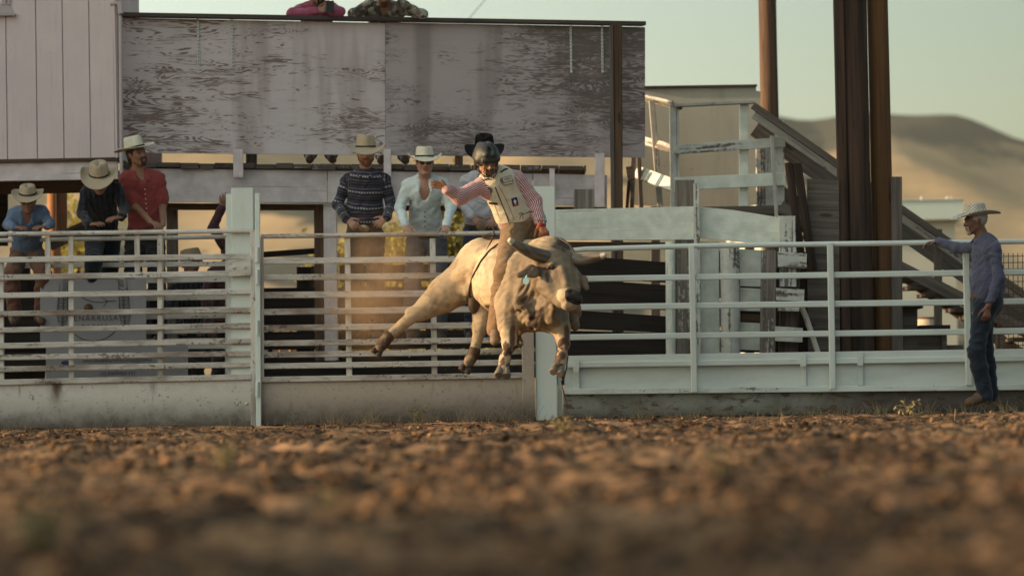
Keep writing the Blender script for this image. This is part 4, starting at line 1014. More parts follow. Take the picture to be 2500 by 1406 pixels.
def add_hand(S,W,d,n,s,side=1,curl=.35,spread=.02,tag=0,k=.007):
    """W wrist, d finger direction, n back-of-hand normal, side +1/-1 = which side the thumb leaves"""
    W=V3(W); d=nrm(d); n=nrm(V3(n)-d*(V3(n)@d)); a=np.cross(d,n)*side
    kn=W+d*.088*s
    S.cone(W+d*.012*s,kn-d*.008*s+a*.012*s,.022*s,.023*s,flat=.55,fax=n,tag=tag,k=.012); S.cone(W+d*.015*s,kn-d*.010*s-a*.017*s,.020*s,.021*s,flat=.55,fax=n,tag=tag,k=.012)
    Ls=[.070,.078,.072,.056]
    for i in range(4):
        off=(1.5-i)*.0205; b=kn+a*off*s-d*(abs(i-1)*.004)*s; dd=nrm(d+a*(1.5-i)*spread*3); nn=n; L=Ls[i]*s; cur=b
        for j,fr in enumerate((.45,.32,.23)):
            ang=curl*(.7,1.2,.9)[j]*(1+.12*(i-1)); nd=dd*math.cos(ang)-nn*math.sin(ang); nn=nn*math.cos(ang)+dd*math.sin(ang); dd=nd
            e=cur+dd*L*fr; S.cone(cur,e,(.0096,.0088,.0080)[j]*s,(.0088,.0080,.0068)[j]*s,tag=tag,k=.003); cur=e
    b=W+d*.022*s+a*.022*s; dd=nrm(d*.75+a*.75-n*.15); m=b+dd*.038*s; S.cone(b,m,.014*s,.0115*s,tag=tag,k=.012)
    dd=nrm(dd+d*.45-n*curl*.5); e=m+dd*.030*s; S.cone(m,e,.0112*s,.0098*s,tag=tag,k=.003); S.cone(e,e+nrm(dd+d*.3)*.024*s,.0098*s,.0078*s,tag=tag,k=.003)
def skin_col(base,lip=(.30,.12,.10),brow=(.06,.035,.025)):
    base=np.array(base)
    def f(V,tag,tt,ang):
        c=np.tile(base,(len(V),1)); n=np.sin(V[:,0]*37+V[:,2]*51)*.5+np.sin(V[:,1]*43-V[:,2]*29)*.5
        c*= (1+.05*n)[:,None]
        c[tag==1]=lip; c[tag==2]=(.10,.085,.08); c[tag==3]=base*.6+np.array(brow)*.4; c[tag==4]=base*np.array([1.05,.85,.8]); c[tag==5]=base*.5; return c
    return f
# ---------------------------------------------------------------- a clothed person
SHIRT_K=.03
def person(label,J,yaw=0,pitch=0,s=1.0,lean=None,shirt=None,sleeve='long',pants=None,boots=None,skin=(.40,.22,.15),hands=None,hatd=None,hair=None,beard=None,glasses=None,belt=True,buckle=False,vneck=0,stomach=0,vox=.0065,chest=1.0,legs=True,group=None,fold=.009,seed=1,collar=True,roll=0,body_front=None,buttons=0,hairlong=0,puff=0.0,loose=0.0):
    J={k:V3(v) for k,v in J.items()}
    a=nrm(J['shB']-J['shA']); upv=nrm(J['neck']-J['waist']); fr=nrm(np.cross(upv,a)) if body_front is None else nrm(body_front)
    if body_front is None and fr[1]>0: fr=-fr
    base=(float(J['pelvis'][0]),float(J['pelvis'][1]),float(min(J['anA'][2],J['anB'][2])-.09*s) if legs else float(J['pelvis'][2])-.9)
    e=empty('person',Vector(base),label,'person',group)
    y,p_=rad(yaw),rad(pitch); f=V3(math.sin(y)*math.cos(p_),-math.cos(y)*math.cos(p_),-math.sin(p_)); up=V3(math.sin(y)*math.sin(p_),-math.cos(y)*math.sin(p_),math.cos(p_))
    if roll: rr=np.cross(f,up); up=up*math.cos(rad(roll))+rr*math.sin(rad(roll))
    H=J['head']; N=J['neck']; C=J['chest']; W=J['waist']; P=J['pelvis']
    def torso(S,g,tag=0):
        S.cone(C+upv*.05*s,W+upv*.02*s,(.142*chest)*s+g,(.128+stomach*.4)*s+g,flat=.70+stomach,fax=fr,tag=tag,k=.06)
        S.cone(W,P,(.126+stomach*.4)*s+g,.148*s+g,flat=.72+stomach,fax=fr,tag=tag,k=.06)
        S.cone(J['shA'],J['shB'],.046*s+g,tag=tag,k=.04); S.cone(J['shA']*.6+C*.4,J['shB']*.6+C*.4,.072*s+g,tag=tag,k=.05)
        S.cone(N-upv*.01*s,J['shA']*.75+N*.25,.050*s+g,.046*s+g,tag=tag,k=.05); S.cone(N-upv*.01*s,J['shB']*.75+N*.25,.050*s+g,.046*s+g,tag=tag,k=.05)
    def arm(S,q,g1,g2,tag,end=1.0,cuff=False):
        sh,el,wr=J['sh'+q],J['el'+q],J['wr'+q]; wr2=el+(wr-el)*end
        r0,r1,r2=.050*s,.040*s,.027*s; r2e=r1+(r2-r1)*end
        S.cone(sh,el,r0*.94+g1*.9,r1+g1*1.1,tag=tag,k=.022); S.cone(el,wr2,r1*.96+g1,r2e+g2,tag=tag,k=.03)
        S.p[-1]['off']=np.linalg.norm(el-sh)
        if cuff: S.cone(wr2-nrm(wr-el)*.045*s,wr2,r2e+g2+.004,r2e+g2+.004,tag=tag,k=.006); S.p[-1]['off']=np.linalg.norm(el-sh)+np.linalg.norm(wr2-el)
    def leg(S,q,g0,g1,g2,tag,end=1.0):
        hp,kn,an=J['hip'+q],J['kn'+q],J['an'+q]; S.cone(hp,kn,.083*s+g0,.056*s+g1,tag=tag,k=.04); mid=kn+(an-kn)*.35; en=kn+(an-kn)*end
        S.cone(kn,mid,.055*s+g1,.055*s+g1,tag=tag,k=.04); S.cone(mid,en,.054*s+g1,.040*s+g2,tag=tag,k=.04)
    B=Sdf(.02); torso(B,-.004); Pf=add_head(B,H,f,up,s)
    B.cone(H-up*.04*s-f*.015*s,N,.056*s,.060*s,k=.02)
    hands=hands or {}
    for q in 'AB':
        arm(B,q,0,0,0)
        hd=hands.get(q)
        if hd: add_hand(B,J['wr'+q],hd[0],hd[1],s,hd[2],hd[3] if len(hd)>3 else .35)
    if legs:
        for q in 'AB':
            leg(B,q,0,0,0,0); B.cone(J['an'+q],J['to'+q],.040*s,.032*s,k=.02)
    bo=B.build('body',vox,M_SKIN,e,colf=skin_col(skin))
    if shirt:
        S=Sdf(.03); torso(S,.012); 
        for q in 'AB':
            if sleeve=='long': arm(S,q,.009+puff,.012+puff*.6,1,.97,True)
            elif sleeve=='short':
                sh,el=J['sh'+q],J['el'+q]; S.cone(sh,sh+(el-sh)*.82,.050*s+.016,.046*s+.026,tag=1,k=.03)
        if belt is not None: S.plane(P-upv*(.03 if belt else .14)*s,-upv)
        if vneck:
            apex=C+upv*(.11-vneck)*s+fr*.135*s; tp=N+upv*.05*s+fr*.075*s
            for sx in (-1,-.5,0,.5,1): S.cone(tp+a*.036*sx*s,apex,.040*s,.010,op='-',k=.006)
        if collar:
            for sx in (-1,1):
                g0=N+a*sx*.056*s+upv*.028*s-fr*.03*s; g1=N+a*sx*.052*s+upv*.012*s+fr*.045*s; g2=C+a*sx*(.045 if not vneck else .062)*s+upv*(.125 if not vneck else .105)*s+fr*.098*s
                S.cone(g0+upv*.012*s,g1+upv*.008*s,.016*s,k=.008,tag=3); S.cone(g1+fr*.012*s,g2+fr*.02*s,.024*s,.012*s,k=.006,tag=3,flat=.45,fax=fr)
        so=S.build('shirt',vox,shirt,e,fold=fold,seed=seed,pat=True,smooth=1)
        if buttons:
            b=MB()
            for i in range(buttons):
                u=(i+.5)/buttons; p=C+upv*(.09-vneck)*s*(1-u)+(W-upv*.03*s-C)*u+fr*(.128+stomach*.1)*s; p=Vector(p); fv=Vector(fr)
                b.tube([p-fv*.004,p+fv*.004],.006*s,8)
            b.build('buttons',M_STRIP if buttons>5 else M_BLKLEATHER,so)
    if legs and pants:
        S=Sdf(.03); S.cone(W-upv*.04*s,P,.128*s+.004+stomach*.04,.150*s+.010,flat=.74+stomach,fax=fr,k=.05)
        for q in 'AB': leg(S,q,.018+loose*.5,.020+loose,.028+loose,1,1.03)
        S.ell(P-upv*.05*s-fr*.03*s,V3(.15,.13,.12)*s,[a,fr,upv],k=.05)
        nz=nrm(upv+V3(0,0,2.5)); S.plane(P+nz*.045*s,nz); S.build('jeans',vox*1.1,pants,e,fold=fold*1.1,seed=seed+3,pat=True)
        if boots:
            for q in 'AB':
                S=Sdf(.012); an,to=J['an'+q],J['to'+q]; d=nrm(to-an)
                S.cone(J['kn'+q]*.25+an*.75,an,.054*s,.052*s,k=.02); S.cone(an-V3(0,0,.01)*s,to,.052*s,.041*s,k=.02); S.cone(an-V3(0,0,.055)*s-nrm(d*V3(1,1,0))*.02,an-V3(0,0,.03)*s,.036*s,.04*s,k=.01)
                S.build('boot',vox*1.1,boots,e)
    if belt and pants and legs:
        S=Sdf(.02); S.cone(W-upv*.03*s,P,.132*s+.013+stomach*.06,.150*s+.014,flat=.745+stomach,fax=fr); bm=P+upv*.03*s
        S.plane(bm+upv*.019*s,upv); S.plane(bm-upv*.019*s,-upv); bo2=S.build('belt',.006,M_LEATHER,e,smooth=0)
        if buckle:
            q=Sdf(.005); q.ell(bm+fr*(.132*.74+.032+stomach*.12)*s,V3(.052,.012,.038)*s,[a,fr,upv]); q.build('buckle',.004,M_BUCKLE,bo2)
    if glasses:
        g=None; u_=up; r_=np.cross(f,u_)
        S=Sdf(.004)
        for sx in (-1,1): S.ell(Pf(sx*.031,.094,.000),V3(.027,.010,.019)*s,[r_,f,u_])
        g=S.build('sunglasses',.004,glasses,e)
        m=MB(); m.tube([Pf(-.05,.092,.016),Pf(0,.108,.014),Pf(.05,.092,.016)],.0038*s,6); 
        for sx in (-1,1): m.tube([Pf(sx*.055,.088,.012),Pf(sx*.077,.05,.010),Pf(sx*.080,-.01,.012)],.003*s,6)
        m.build('frame',M_BLACKM,g)
    if hair:
        S=Sdf(.012); S.ell(Pf(0,-.022,.028),V3(.083,.098,.098)*s,[np.cross(f,up),f,up])
        S.ell(Pf(0,.10,-.045),V3(.075,.075,.085)*s,[np.cross(f,up),f,up],op='-',k=.01)
        if hairlong:
            for sx in (-1,1): S.cone(Pf(sx*.066,-.03,-.02),Pf(sx*.062,-.05,-.02-hairlong),.028*s,.02*s,k=.02)
            S.cone(Pf(0,-.08,-.02),Pf(0,-.085,-.04-hairlong),.05*s,.04*s,k=.02)
        else: S.plane(Pf(0,0,-.055),-up)
        S.build('hair',vox,hair,e,fold=.004,fs=30)
    if beard:
        S=Sdf(.010); m_,kind=beard; S.ell(Pf(0,.072,-.100),V3(.030,.026,.026)*s,[np.cross(f,up),f,up]); S.cone(Pf(-.028,.090,-.052),Pf(.028,.090,-.052),.0065*s)
        if kind=='full':
            for sx in (-1,1): S.cone(Pf(sx*.030,.072,-.088),Pf(sx*.060,.02,-.055),.021*s,.016*s); S.cone(Pf(sx*.060,.02,-.055),Pf(sx*.068,.008,-.02),.014*s,.008*s)
        else:
            for sx in (-1,1): S.cone(Pf(sx*.030,.088,-.053),Pf(sx*.027,.085,-.09),.007*s)
        S.ell(Pf(0,.102,-.066),V3(.018,.012,.006)*s,[np.cross(f,up),f,up],op='-',k=.003)
        S.build('beard',.005,m_,e,fold=.002,fs=40)
    if hatd:
        h=dict(hatd); off=h.pop('off',(0,-.01,.050)); tl=h.pop('tilt',0); uu=up*math.cos(rad(tl))-f*math.sin(rad(tl))*-1 if tl else up
        hat(e,Vector(Pf(*off)),Vector(uu),Vector(f),h.pop('R',.086)*s,h.pop('crown',.115)*s,h.pop('brim',.095)*s,h.pop('curl',.05)*s,h.pop('mat',M_STRAW),**h)
    e['_']=0; del e['_']
    return e,Pf
# ================================================================== people
def jj(**k): return {n:at(*v) for n,v in k.items()}
C_AZ=m_cloth('woven_band_shirt',(.02,.02,.03),kind='aztec',bump=.3)
C_WHITE=m_cloth('white_cotton',(.62,.70,.72),bump=.2); C_PALE=m_cloth('pale_lilac_cotton',(.56,.54,.58))
C_RED=m_cloth('faded_red_cotton',(.30,.055,.05),(.22,.04,.04),kind='vstripe',w=.018); C_NAVY=m_cloth('navy_check_cotton',(.010,.010,.017),(.03,.03,.045),kind='vstripe',w=.05)
C_BLUE=m_cloth('light_blue_cotton',(.13,.19,.31)); C_PINK=m_cloth('pink_cotton',(.42,.10,.17),(.36,.08,.14),kind='vstripe',w=.02); C_CAMO=m_cloth('leaf_print_cotton',(.10,.085,.07),(.24,.20,.17),kind='camo')
C_PLUM=m_cloth('purple_pinstripe',(.052,.055,.10),(.08,.082,.135),kind='stripe',w=.012); C_MAROON=m_cloth('maroon_cotton',(.07,.025,.03))
C_DENIM=m_cloth('blue_denim',(.035,.05,.09),(.07,.09,.14),kind='denim'); C_DDENIM=m_cloth('dark_denim',(.006,.011,.022),(.012,.022,.040),kind='denim'); C_GREYJ=m_cloth('grey_denim',(.085,.085,.10),(.12,.12,.14),kind='denim'); C_BLACKJ=m_cloth('black_denim',(.014,.014,.018),(.03,.03,.035),kind='denim')
C_KHAKI=m_cloth('khaki_twill',(.21,.125,.065),bump=.3); C_RSTR=m_cloth('red_striped_cotton',(.66,.58,.58),(.33,.045,.06),kind='stripe',w=.017)
C_HATGRID=m_cloth('open_weave_straw',(.52,.49,.43),(.16,.14,.12),kind='grid',w=.03)
# --- striped shirt man
person('man in dark banded shirt, mirrored sunglasses and straw hat, hands at his buckled belt',
 jj(head=(893,374,30.50),neck=(892,424,30.58),chest=(892,462,30.60),waist=(890,520,30.66),pelvis=(890,560,30.70),shA=(846,442,30.60),elA=(824,500,30.62),wrA=(846,536,30.40),shB=(939,440,30.60),elB=(954,496,30.62),wrB=(944,532,30.40),
    hipA=(868,580,30.70),knA=(862,700,30.62),anA=(862,812,30.70),toA=(856,826,30.5),hipB=(914,580,30.70),knB=(918,700,30.62),anB=(918,812,30.70),toB=(922,826,30.5)),
 yaw=4,pitch=6,shirt=C_AZ,pants=C_BLACKJ,boots=M_BOOT,skin=(.42,.22,.15),hands={'A':((.55,-.25,-.45),(-.2,-1,.3),-1,.55),'B':((-.55,-.25,-.40),(.2,-1,.3),1,.55)},
 hatd=dict(mat=M_STRAWT,R=.090,crown=.125,brim=.125,curl=.060,off=(0,-.01,.047),tilt=0,front=.055),hair=M_HAIRR,beard=(M_HAIRR,'full'),glasses=M_MIRROR,buckle=True,stomach=.06,chest=1.06,seed=2,group='spectators standing behind the gates')
# --- white shirt man
person('young man in open necked white shirt, dark sunglasses and white hat leaning on the rail',
 jj(head=(1037,397,30.28),neck=(1037,438,30.40),chest=(1037,478,30.46),waist=(1038,535,30.62),pelvis=(1040,572,30.72),shA=(994,455,30.42),elA=(976,508,30.44),wrA=(990,550,30.12),shB=(1082,452,30.42),elB=(1101,506,30.44),wrB=(1090,550,30.12),
    hipA=(1016,590,30.72),knA=(1008,705,30.66),anA=(1008,815,30.7),toA=(1002,830,30.5),hipB=(1066,590,30.72),knB=(1072,705,30.66),anB=(1074,815,30.7),toB=(1080,830,30.5)),
 yaw=6,pitch=4,shirt=C_WHITE,pants=C_GREYJ,boots=M_BOOT,skin=(.44,.24,.17),vneck=.17,hands={'A':((.15,-.8,-.45),(0,-.25,1),-1,.5),'B':((-.1,-.8,-.45),(0,-.25,1),1,.5)},
 hatd=dict(mat=M_STRAW,R=.084,crown=.105,brim=.088,curl=.045,off=(0,-.01,.044),front=.035),hair=M_HAIRB,glasses=M_LENS,seed=5,buttons=4,group='spectators standing behind the gates')
# --- black hat man
person('man in a big black felt hat and pale shirt half hidden behind the rider',
 jj(head=(1183,380,30.85),neck=(1180,424,30.9),chest=(1178,465,30.92),waist=(1174,525,30.96),pelvis=(1174,560,31.0),shA=(1138,444,30.9),elA=(1130,500,30.95),wrA=(1150,528,30.72),shB=(1222,444,30.9),elB=(1234,498,30.95),wrB=(1214,530,30.72),
    hipA=(1156,580,31),knA=(1152,700,31),anA=(1152,812,31),toA=(1148,826,30.8),hipB=(1196,580,31),knB=(1200,700,31),anB=(1200,812,31),toB=(1204,826,30.8)),
 yaw=0,pitch=20,shirt=C_PALE,pants=C_DENIM,boots=M_BOOT,hands={'A':((.5,-.3,-.5),(-.2,-1,.3),-1,.5),'B':((-.5,-.3,-.5),(.2,-1,.3),1,.5)},
 hatd=dict(mat=M_FELTB,R=.094,crown=.150,brim=.110,curl=.040,cexp=1.8,off=(0,-.01,.047),front=.03),hair=M_HAIRB,seed=8,buckle=True,group='spectators standing behind the gates',vneck=.05)
# --- red shirt youth
person('dark haired young man in red short sleeved shirt and white hat, gazing right',
 jj(head=(334,376,30.48),neck=(338,424,30.54),chest=(350,464,30.58),waist=(354,525,30.64),pelvis=(352,566,30.66),shA=(308,438,30.52),elA=(326,500,30.52),wrA=(368,542,30.22),shB=(387,437,30.60),elB=(396,500,30.64),wrB=(398,548,30.30),
    hipA=(330,585,30.66),knA=(322,705,30.62),anA=(320,820,30.7),toA=(316,834,30.5),hipB=(378,585,30.66),knB=(384,705,30.62),anB=(386,820,30.7),toB=(390,834,30.5)),
 yaw=42,pitch=-4,roll=12,shirt=C_RED,sleeve='short',pants=C_BLACKJ,boots=M_BOOT,skin=(.30,.15,.095),vneck=.04,belt=True,hands={'A':((.6,-.5,-.3),(0,-.2,1),-1,.5),'B':((-.3,-.7,-.4),(0,-.2,1),1,.5)},
 hatd=dict(mat=M_STRAW,R=.088,crown=.118,brim=.088,curl=.028,off=(0,-.015,.052),tilt=0,front=.0),hair=M_HAIRB,hairlong=.05,beard=(M_HAIRB,'goatee'),seed=4,buttons=7,group='spectators standing behind the gates')
# --- navy shirt man bending forward
person('man in navy shirt bending forward, face hidden under a big tan straw hat',
 jj(head=(243,440,30.14),neck=(246,462,30.30),chest=(246,488,30.44),waist=(248,540,30.74),pelvis=(250,575,30.85),shA=(212,470,30.32),elA=(200,520,30.30),wrA=(216,549,30.06),shB=(284,462,30.34),elB=(304,508,30.30),wrB=(298,530,30.06),
    hipA=(232,580,30.85),knA=(228,640,30.32),anA=(222,740,30.50),toA=(216,752,30.32),hipB=(268,590,30.85),knB=(268,700,30.7),anB=(268,815,30.8),toB=(270,830,30.6)),
 yaw=0,pitch=26,shirt=C_NAVY,pants=C_DDENIM,boots=M_BOOT,skin=(.27,.13,.085),hands={'A':((.8,-.35,.1),(-.1,-.3,1),-1,.3),'B':((-.75,-.4,-.1),(.1,-.3,1),1,.3)},
 hatd=dict(mat=M_STRAWT,R=.090,crown=.125,brim=.105,curl=.06,off=(0,-.01,.045),front=.045),hair=M_HAIRB,seed=9,body_front=(0,-.8,-.5),group='spectators standing behind the gates')
# --- boy in light blue
person('boy in light blue shirt and straw hat crouching at far left behind the rail',
 jj(head=(68,488,30.14),neck=(68,516,30.28),chest=(67,544,30.40),waist=(66,590,30.62),pelvis=(66,615,30.72),shA=(34,522,30.30),elA=(20,550,30.30),wrA=(32,555,30.08),shB=(104,518,30.30),elB=(122,545,30.30),wrB=(116,553,30.08),
    hipA=(50,620,30.72),knA=(28,670,30.35),anA=(36,770,30.5),toA=(34,785,30.3),hipB=(84,620,30.72),knB=(106,670,30.35),anB=(100,770,30.5),toB=(102,785,30.3)),
 yaw=3,pitch=20,s=.92,shirt=C_BLUE,pants=m_cloth('rust_chaps',(.16,.07,.045)),boots=M_BOOT,skin=(.27,.13,.085),hands={'A':((.9,-.35,-.05),(-.1,-.3,1),-1,.3),'B':((-.85,-.4,-.05),(.1,-.3,1),1,.3)},
 hatd=dict(mat=M_STRAWT,R=.086,crown=.095,brim=.085,curl=.040,off=(0,-.02,.050),front=.02),hair=M_HAIRB,glasses=M_LENS,seed=12,vneck=.05,group='spectators standing behind the gates')
# --- two on the catwalk
_e,_=person('person in a pink shirt leaning on the hoarding and filming with a phone',
 jj(head=(776,-20,32.55),neck=(775,12,32.74),chest=(775,50,32.86),waist=(775,115,32.98),pelvis=(775,150,33.0),shA=(732,26,32.74),elA=(712,33,32.50),wrA=(772,29,32.48),shB=(812,22,32.78),elB=(830,30,32.55),wrB=(812,30,32.48),
    hipA=(758,165,33.0),knA=(758,270,32.95),anA=(758,374,33.0),toA=(756,390,32.80),hipB=(792,165,33.0),knB=(800,270,32.95),anB=(808,374,33.0),toB=(812,390,32.80)),
 yaw=25,pitch=10,shirt=C_PINK,pants=C_DENIM,boots=M_BOOT,skin=(.34,.18,.12),hands={'A':((.9,-.2,.25),(0,-.9,.3),-1,.6),'B':((-.5,-.1,.8),(.3,-.9,.1),1,.7)},
 hatd=dict(mat=M_STRAW,R=.09,crown=.115,brim=.10,curl=.05),beard=(M_HAIRB,'goatee'),hair=M_HAIRB,seed=15,group='spectators up on the catwalk')
m=MB(); q=at(805,14,32.40); m.bar(q+Vector((0,0,-.075)),q+Vector((.003,0,.045)),.078,.012,.003); o=m.build('phone',M_BLACKM,base=q+Vector((0,0,-.06))); tagp(o,'dark mobile phone held up by the spectator in the pink shirt','phone')
person('spectator in a leaf print shirt with both elbows spread on top of the hoarding',
 jj(head=(938,-24,32.60),neck=(938,12,32.86),chest=(938,48,32.96),waist=(938,115,33.1),pelvis=(938,150,33.15),shA=(893,24,32.86),elA=(862,34,32.62),wrA=(905,6,32.52),shB=(984,24,32.86),elB=(1032,36,32.70),wrB=(978,6,32.58),
    hipA=(922,165,33.15),knA=(925,270,33.1),anA=(932,376,33.15),toA=(930,392,32.95),hipB=(955,165,33.15),knB=(965,270,33.1),anB=(985,376,33.15),toB=(990,392,32.95)),
 yaw=0,pitch=12,shirt=C_CAMO,pants=C_DENIM,boots=M_BOOT,skin=(.34,.18,.12),vneck=.05,hands={'A':((.3,-.1,.9),(-.2,-.9,.2),-1,.8),'B':((-.3,-.1,.9),(.2,-.9,.2),1,.8)},
 hatd=dict(mat=M_STRAW,R=.09,crown=.115,brim=.10,curl=.05),hair=M_HAIRB,seed=17,chest=1.05,group='spectators up on the catwalk')
# --- man at the right
person('older bearded man in purple shirt and jeans standing at right, hand on the fence',
 jj(head=(2381,539,29.50),neck=(2402,586,29.50),chest=(2410,628,29.50),waist=(2412,695,29.50),pelvis=(2406,732,29.50),shA=(2392,603,29.64),elA=(2340,606,29.84),wrA=(2290,590,29.96),shB=(2428,608,29.34),elB=(2440,680,29.28),wrB=(2412,748,29.26),
    hipA=(2400,750,29.58),knA=(2404,855,29.56),anA=(2420,955,29.62),toA=(2386,968,29.62),hipB=(2404,750,29.42),knB=(2383,858,29.40),anB=(2406,963,29.42),toB=(2366,982,29.40)),
 yaw=-76,pitch=6,shirt=C_PLUM,pants=C_DDENIM,boots=M_BOOT,skin=(.17,.08,.055),hands={'A':((-1,.1,-.1),(0,-.1,1),-1,.45),'B':((-.15,0,-1),(.1,-1,0),1,.55)},body_front=(-1,-.12,.05),
 hatd=dict(mat=C_HATGRID,R=.088,crown=.105,brim=.098,curl=.036,off=(0,-.012,.048),band=None,tilt=0,front=.015),hair=M_HAIRG,beard=(M_HAIRG,'goatee'),seed=21,stomach=.10,chest=1.05)
# --- two more behind the left gate
person('half hidden person in a maroon shirt with a raised forearm behind the left gate',
 jj(head=(560,612,31.7),neck=(558,650,31.75),chest=(556,690,31.8),waist=(555,745,31.85),pelvis=(555,780,31.85),shA=(518,668,31.75),elA=(500,730,31.7),wrA=(510,790,31.6),shB=(590,668,31.75),elB=(520,556,31.5),wrB=(541,508,31.5),
    hipA=(540,790,31.9),knA=(535,880,31.8),anA=(535,985,31.9),toA=(532,998,31.7),hipB=(572,790,31.9),knB=(578,880,31.8),anB=(578,985,31.9),toB=(582,998,31.7)),
 yaw=0,pitch=10,shirt=C_MAROON,pants=C_BLACKJ,boots=M_BOOT,skin=(.25,.12,.08),hands={'A':((.2,-.3,-.9),(-.2,-1,0),-1,.4),'B':((.2,-.1,.9),(.2,-.9,.1),1,.4)},hair=M_HAIRB,seed=25)
person('half hidden person in a pale cap seen low between the bars of the left gate',
 jj(head=(468,640,32.6),neck=(464,676,32.65),chest=(462,712,32.7),waist=(460,770,32.75),pelvis=(460,800,32.75),shA=(425,692,32.65),elA=(415,745,32.5),wrA=(440,790,32.4),shB=(498,692,32.65),elB=(508,745,32.5),wrB=(500,790,32.4),
    hipA=(445,805,32.75),knA=(440,890,32.7),anA=(440,985,32.8),toA=(438,997,32.6),hipB=(476,805,32.75),knB=(480,890,32.7),anB=(480,985,32.8),toB=(483,997,32.6)),
 yaw=-60,pitch=10,shirt=C_NAVY,pants=C_BLACKJ,boots=M_BOOT,skin=(.30,.16,.10),hands={'A':((.2,-.6,-.6),(-.2,-1,0),-1,.4),'B':((-.2,-.6,-.6),(.2,-.9,.1),1,.4)},hatd=dict(mat=M_STRAWT,R=.094,crown=.115,brim=.035,curl=.0,off=(0,.0,.02),front=.01),hair=M_HAIRB,seed=27)
# ================================================================== the bull
def bull():
    q=lambda r,Y=28: r*mpp(Y)
    S=Sdf(.05)
    def A(x,y,Y): return V3(at(x,y,Y))
    def cn(a,b,ra,rb,**k): S.cone(A(*a),A(*b),q(ra),q(rb),**k)
    def el(a,rx,ry,rz,**k): S.ell(A(*a),V3(q(rx),q(ry),q(rz)),**k)
    el((1186,658,28.50),66,78,70,k=.08); el((1163,622,28.52),34,50,34,k=.06); cn((1160,606,28.60),(1172,604,28.5),17,22,k=.02)
    cn((1190,664,28.45),(1240,684,28.10),72,82,k=.10); cn((1240,684,28.10),(1290,702,27.85),82,82,k=.10)
    el((1300,722,27.80),84,80,86,k=.08); cn((1230,618,28.35),(1320,628,27.95),34,44,k=.08)
    el((1345,622,27.90),55,62,46,k=.05)                          # hump
    cn((1305,680,27.80),(1350,668,27.45),74,52,k=.09)             # neck
    cn((1286,765,27.72),(1345,770,27.62),40,38,k=.07)             # brisket
    # dewlap folds
    cn((1342,728,27.36),(1304,790,27.50),13,17,k=.05,flat=.6,fax=(1,0,.5)); cn((1330,745,27.44),(1350,775,27.46),18,20,k=.06); cn((1304,700,27.56),(1296,770,27.58),22,26,k=.07)
    for a,b,r in (((1276,690,27.52),(1262,752,27.50),9),((1262,735,27.46),(1290,770,27.44),8),((1352,752,27.32),(1346,782,27.40),7),((1216,655,28.18),(1180,705,28.30),10),((1180,650,28.33),(1140,712,28.26),12)): cn(a,b,r,r*.7,k=.06)
    # sheath and belly
    cn((1225,765,28.1),(1280,795,27.85),20,14,k=.05); cn((1275,800,27.85),(1268,822,27.82),8,5,k=.02); el((1156,742,28.30),14,14,22,k=.02,tag=6)
    # near hind leg (kicked out to the left)
    cn((1165,668,28.46),(1088,716,28.42),62,43,k=.08); cn((1088,716,28.42),(1018,763,28.36),42,20,k=.04); el((1004,762,28.36),16,16,12,k=.03)
    cn((1016,765,28.36),(948,822,28.30),17,12,k=.02); cn((948,822,28.3),(938,834,28.29),15,15,k=.02,tag=7); cn((938,834,28.29),(928,847,28.28),12,14,k=.015,tag=7)
    cn((1085,742,28.42),(1030,772,28.37),22,12,k=.04)
    # far hind leg
    cn((1188,745,28.42),(1176,792,28.34),40,24,k=.06); cn((1176,792,28.34),(1172,802,28.33),21,19,k=.03); el((1180,797,28.38),12,14,12,k=.02); cn((1172,802,28.33),(1158,858,28.3),16,12,k=.02); cn((1158,858,28.3),(1149,876,28.3),15,15,k=.02,tag=7); cn((1149,876,28.3),(1143,888,28.3),12,14,k=.015,tag=7)
    # right foreleg (picture left)
    cn((1246,735,27.74),(1240,792,27.64),42,26,k=.06); cn((1240,792,27.64),(1243,838,27.58),24,18,k=.02); el((1243,842,27.57),16,17,20,k=.02,tag=8); cn((1242,846,27.58),(1233,874,27.58),14,11,k=.015,tag=8); cn((1233,874,27.58),(1231,888,27.57),15,14,k=.015,tag=8); cn((1231,888,27.57),(1229,900,27.56),12,15,k=.01,tag=9)
    # left foreleg (picture right)
    cn((1345,765,27.66),(1368,800,27.58),42,25,k=.06); cn((1368,800,27.58),(1376,836,27.54),23,16,k=.02); el((1376,838,27.53),14,16,19,k=.02,tag=8); cn((1376,842,27.54),(1371,866,27.54),13,11,k=.015,tag=0); cn((1371,866,27.54),(1368,884,27.53),15,14,k=.015,tag=8); cn((1368,884,27.53),(1364,896,27.52),12,14,k=.01,tag=9)
    # muscle: shoulder blade, thigh seam, flank hollow, ribs
    el((1258,690,27.66),26,30,62,k=.05); cn((1262,650,27.75),(1248,745,27.62),16,20,k=.05)
    for a_,b_,r_ in (((1160,640,28.10),(1146,735,28.16),9),((1200,752,28.02),(1236,772,27.72),7),((1120,700,28.20),(1040,752,28.20),6),((1228,660,27.75),(1222,740,27.70),8),((1278,640,27.45),(1270,700,27.40),7)): S.cone(A(*a_),A(*b_),q(r_),q(r_*.6),op='-',k=.07)
    cn((1178,628,28.2),(1128,668,28.28),14,18,k=.06)
    # head
    po=A(1362,634,27.42); mu=A(1394,742,27.10); d=nrm(mu-po); fw=nrm(V3(.72,-1,0)-d*(V3(.72,-1,0)@d)); rt=np.cross(d,fw)*-1
    if rt[0]<0: rt=-rt
    H=lambda x,y,z: po+rt*q(x)+d*q(y)+fw*q(z)      # px right, px down the face, px out
    hc=lambda a,b,ra,rb,**k: S.cone(H(*a),H(*b),q(ra),q(rb),**k)
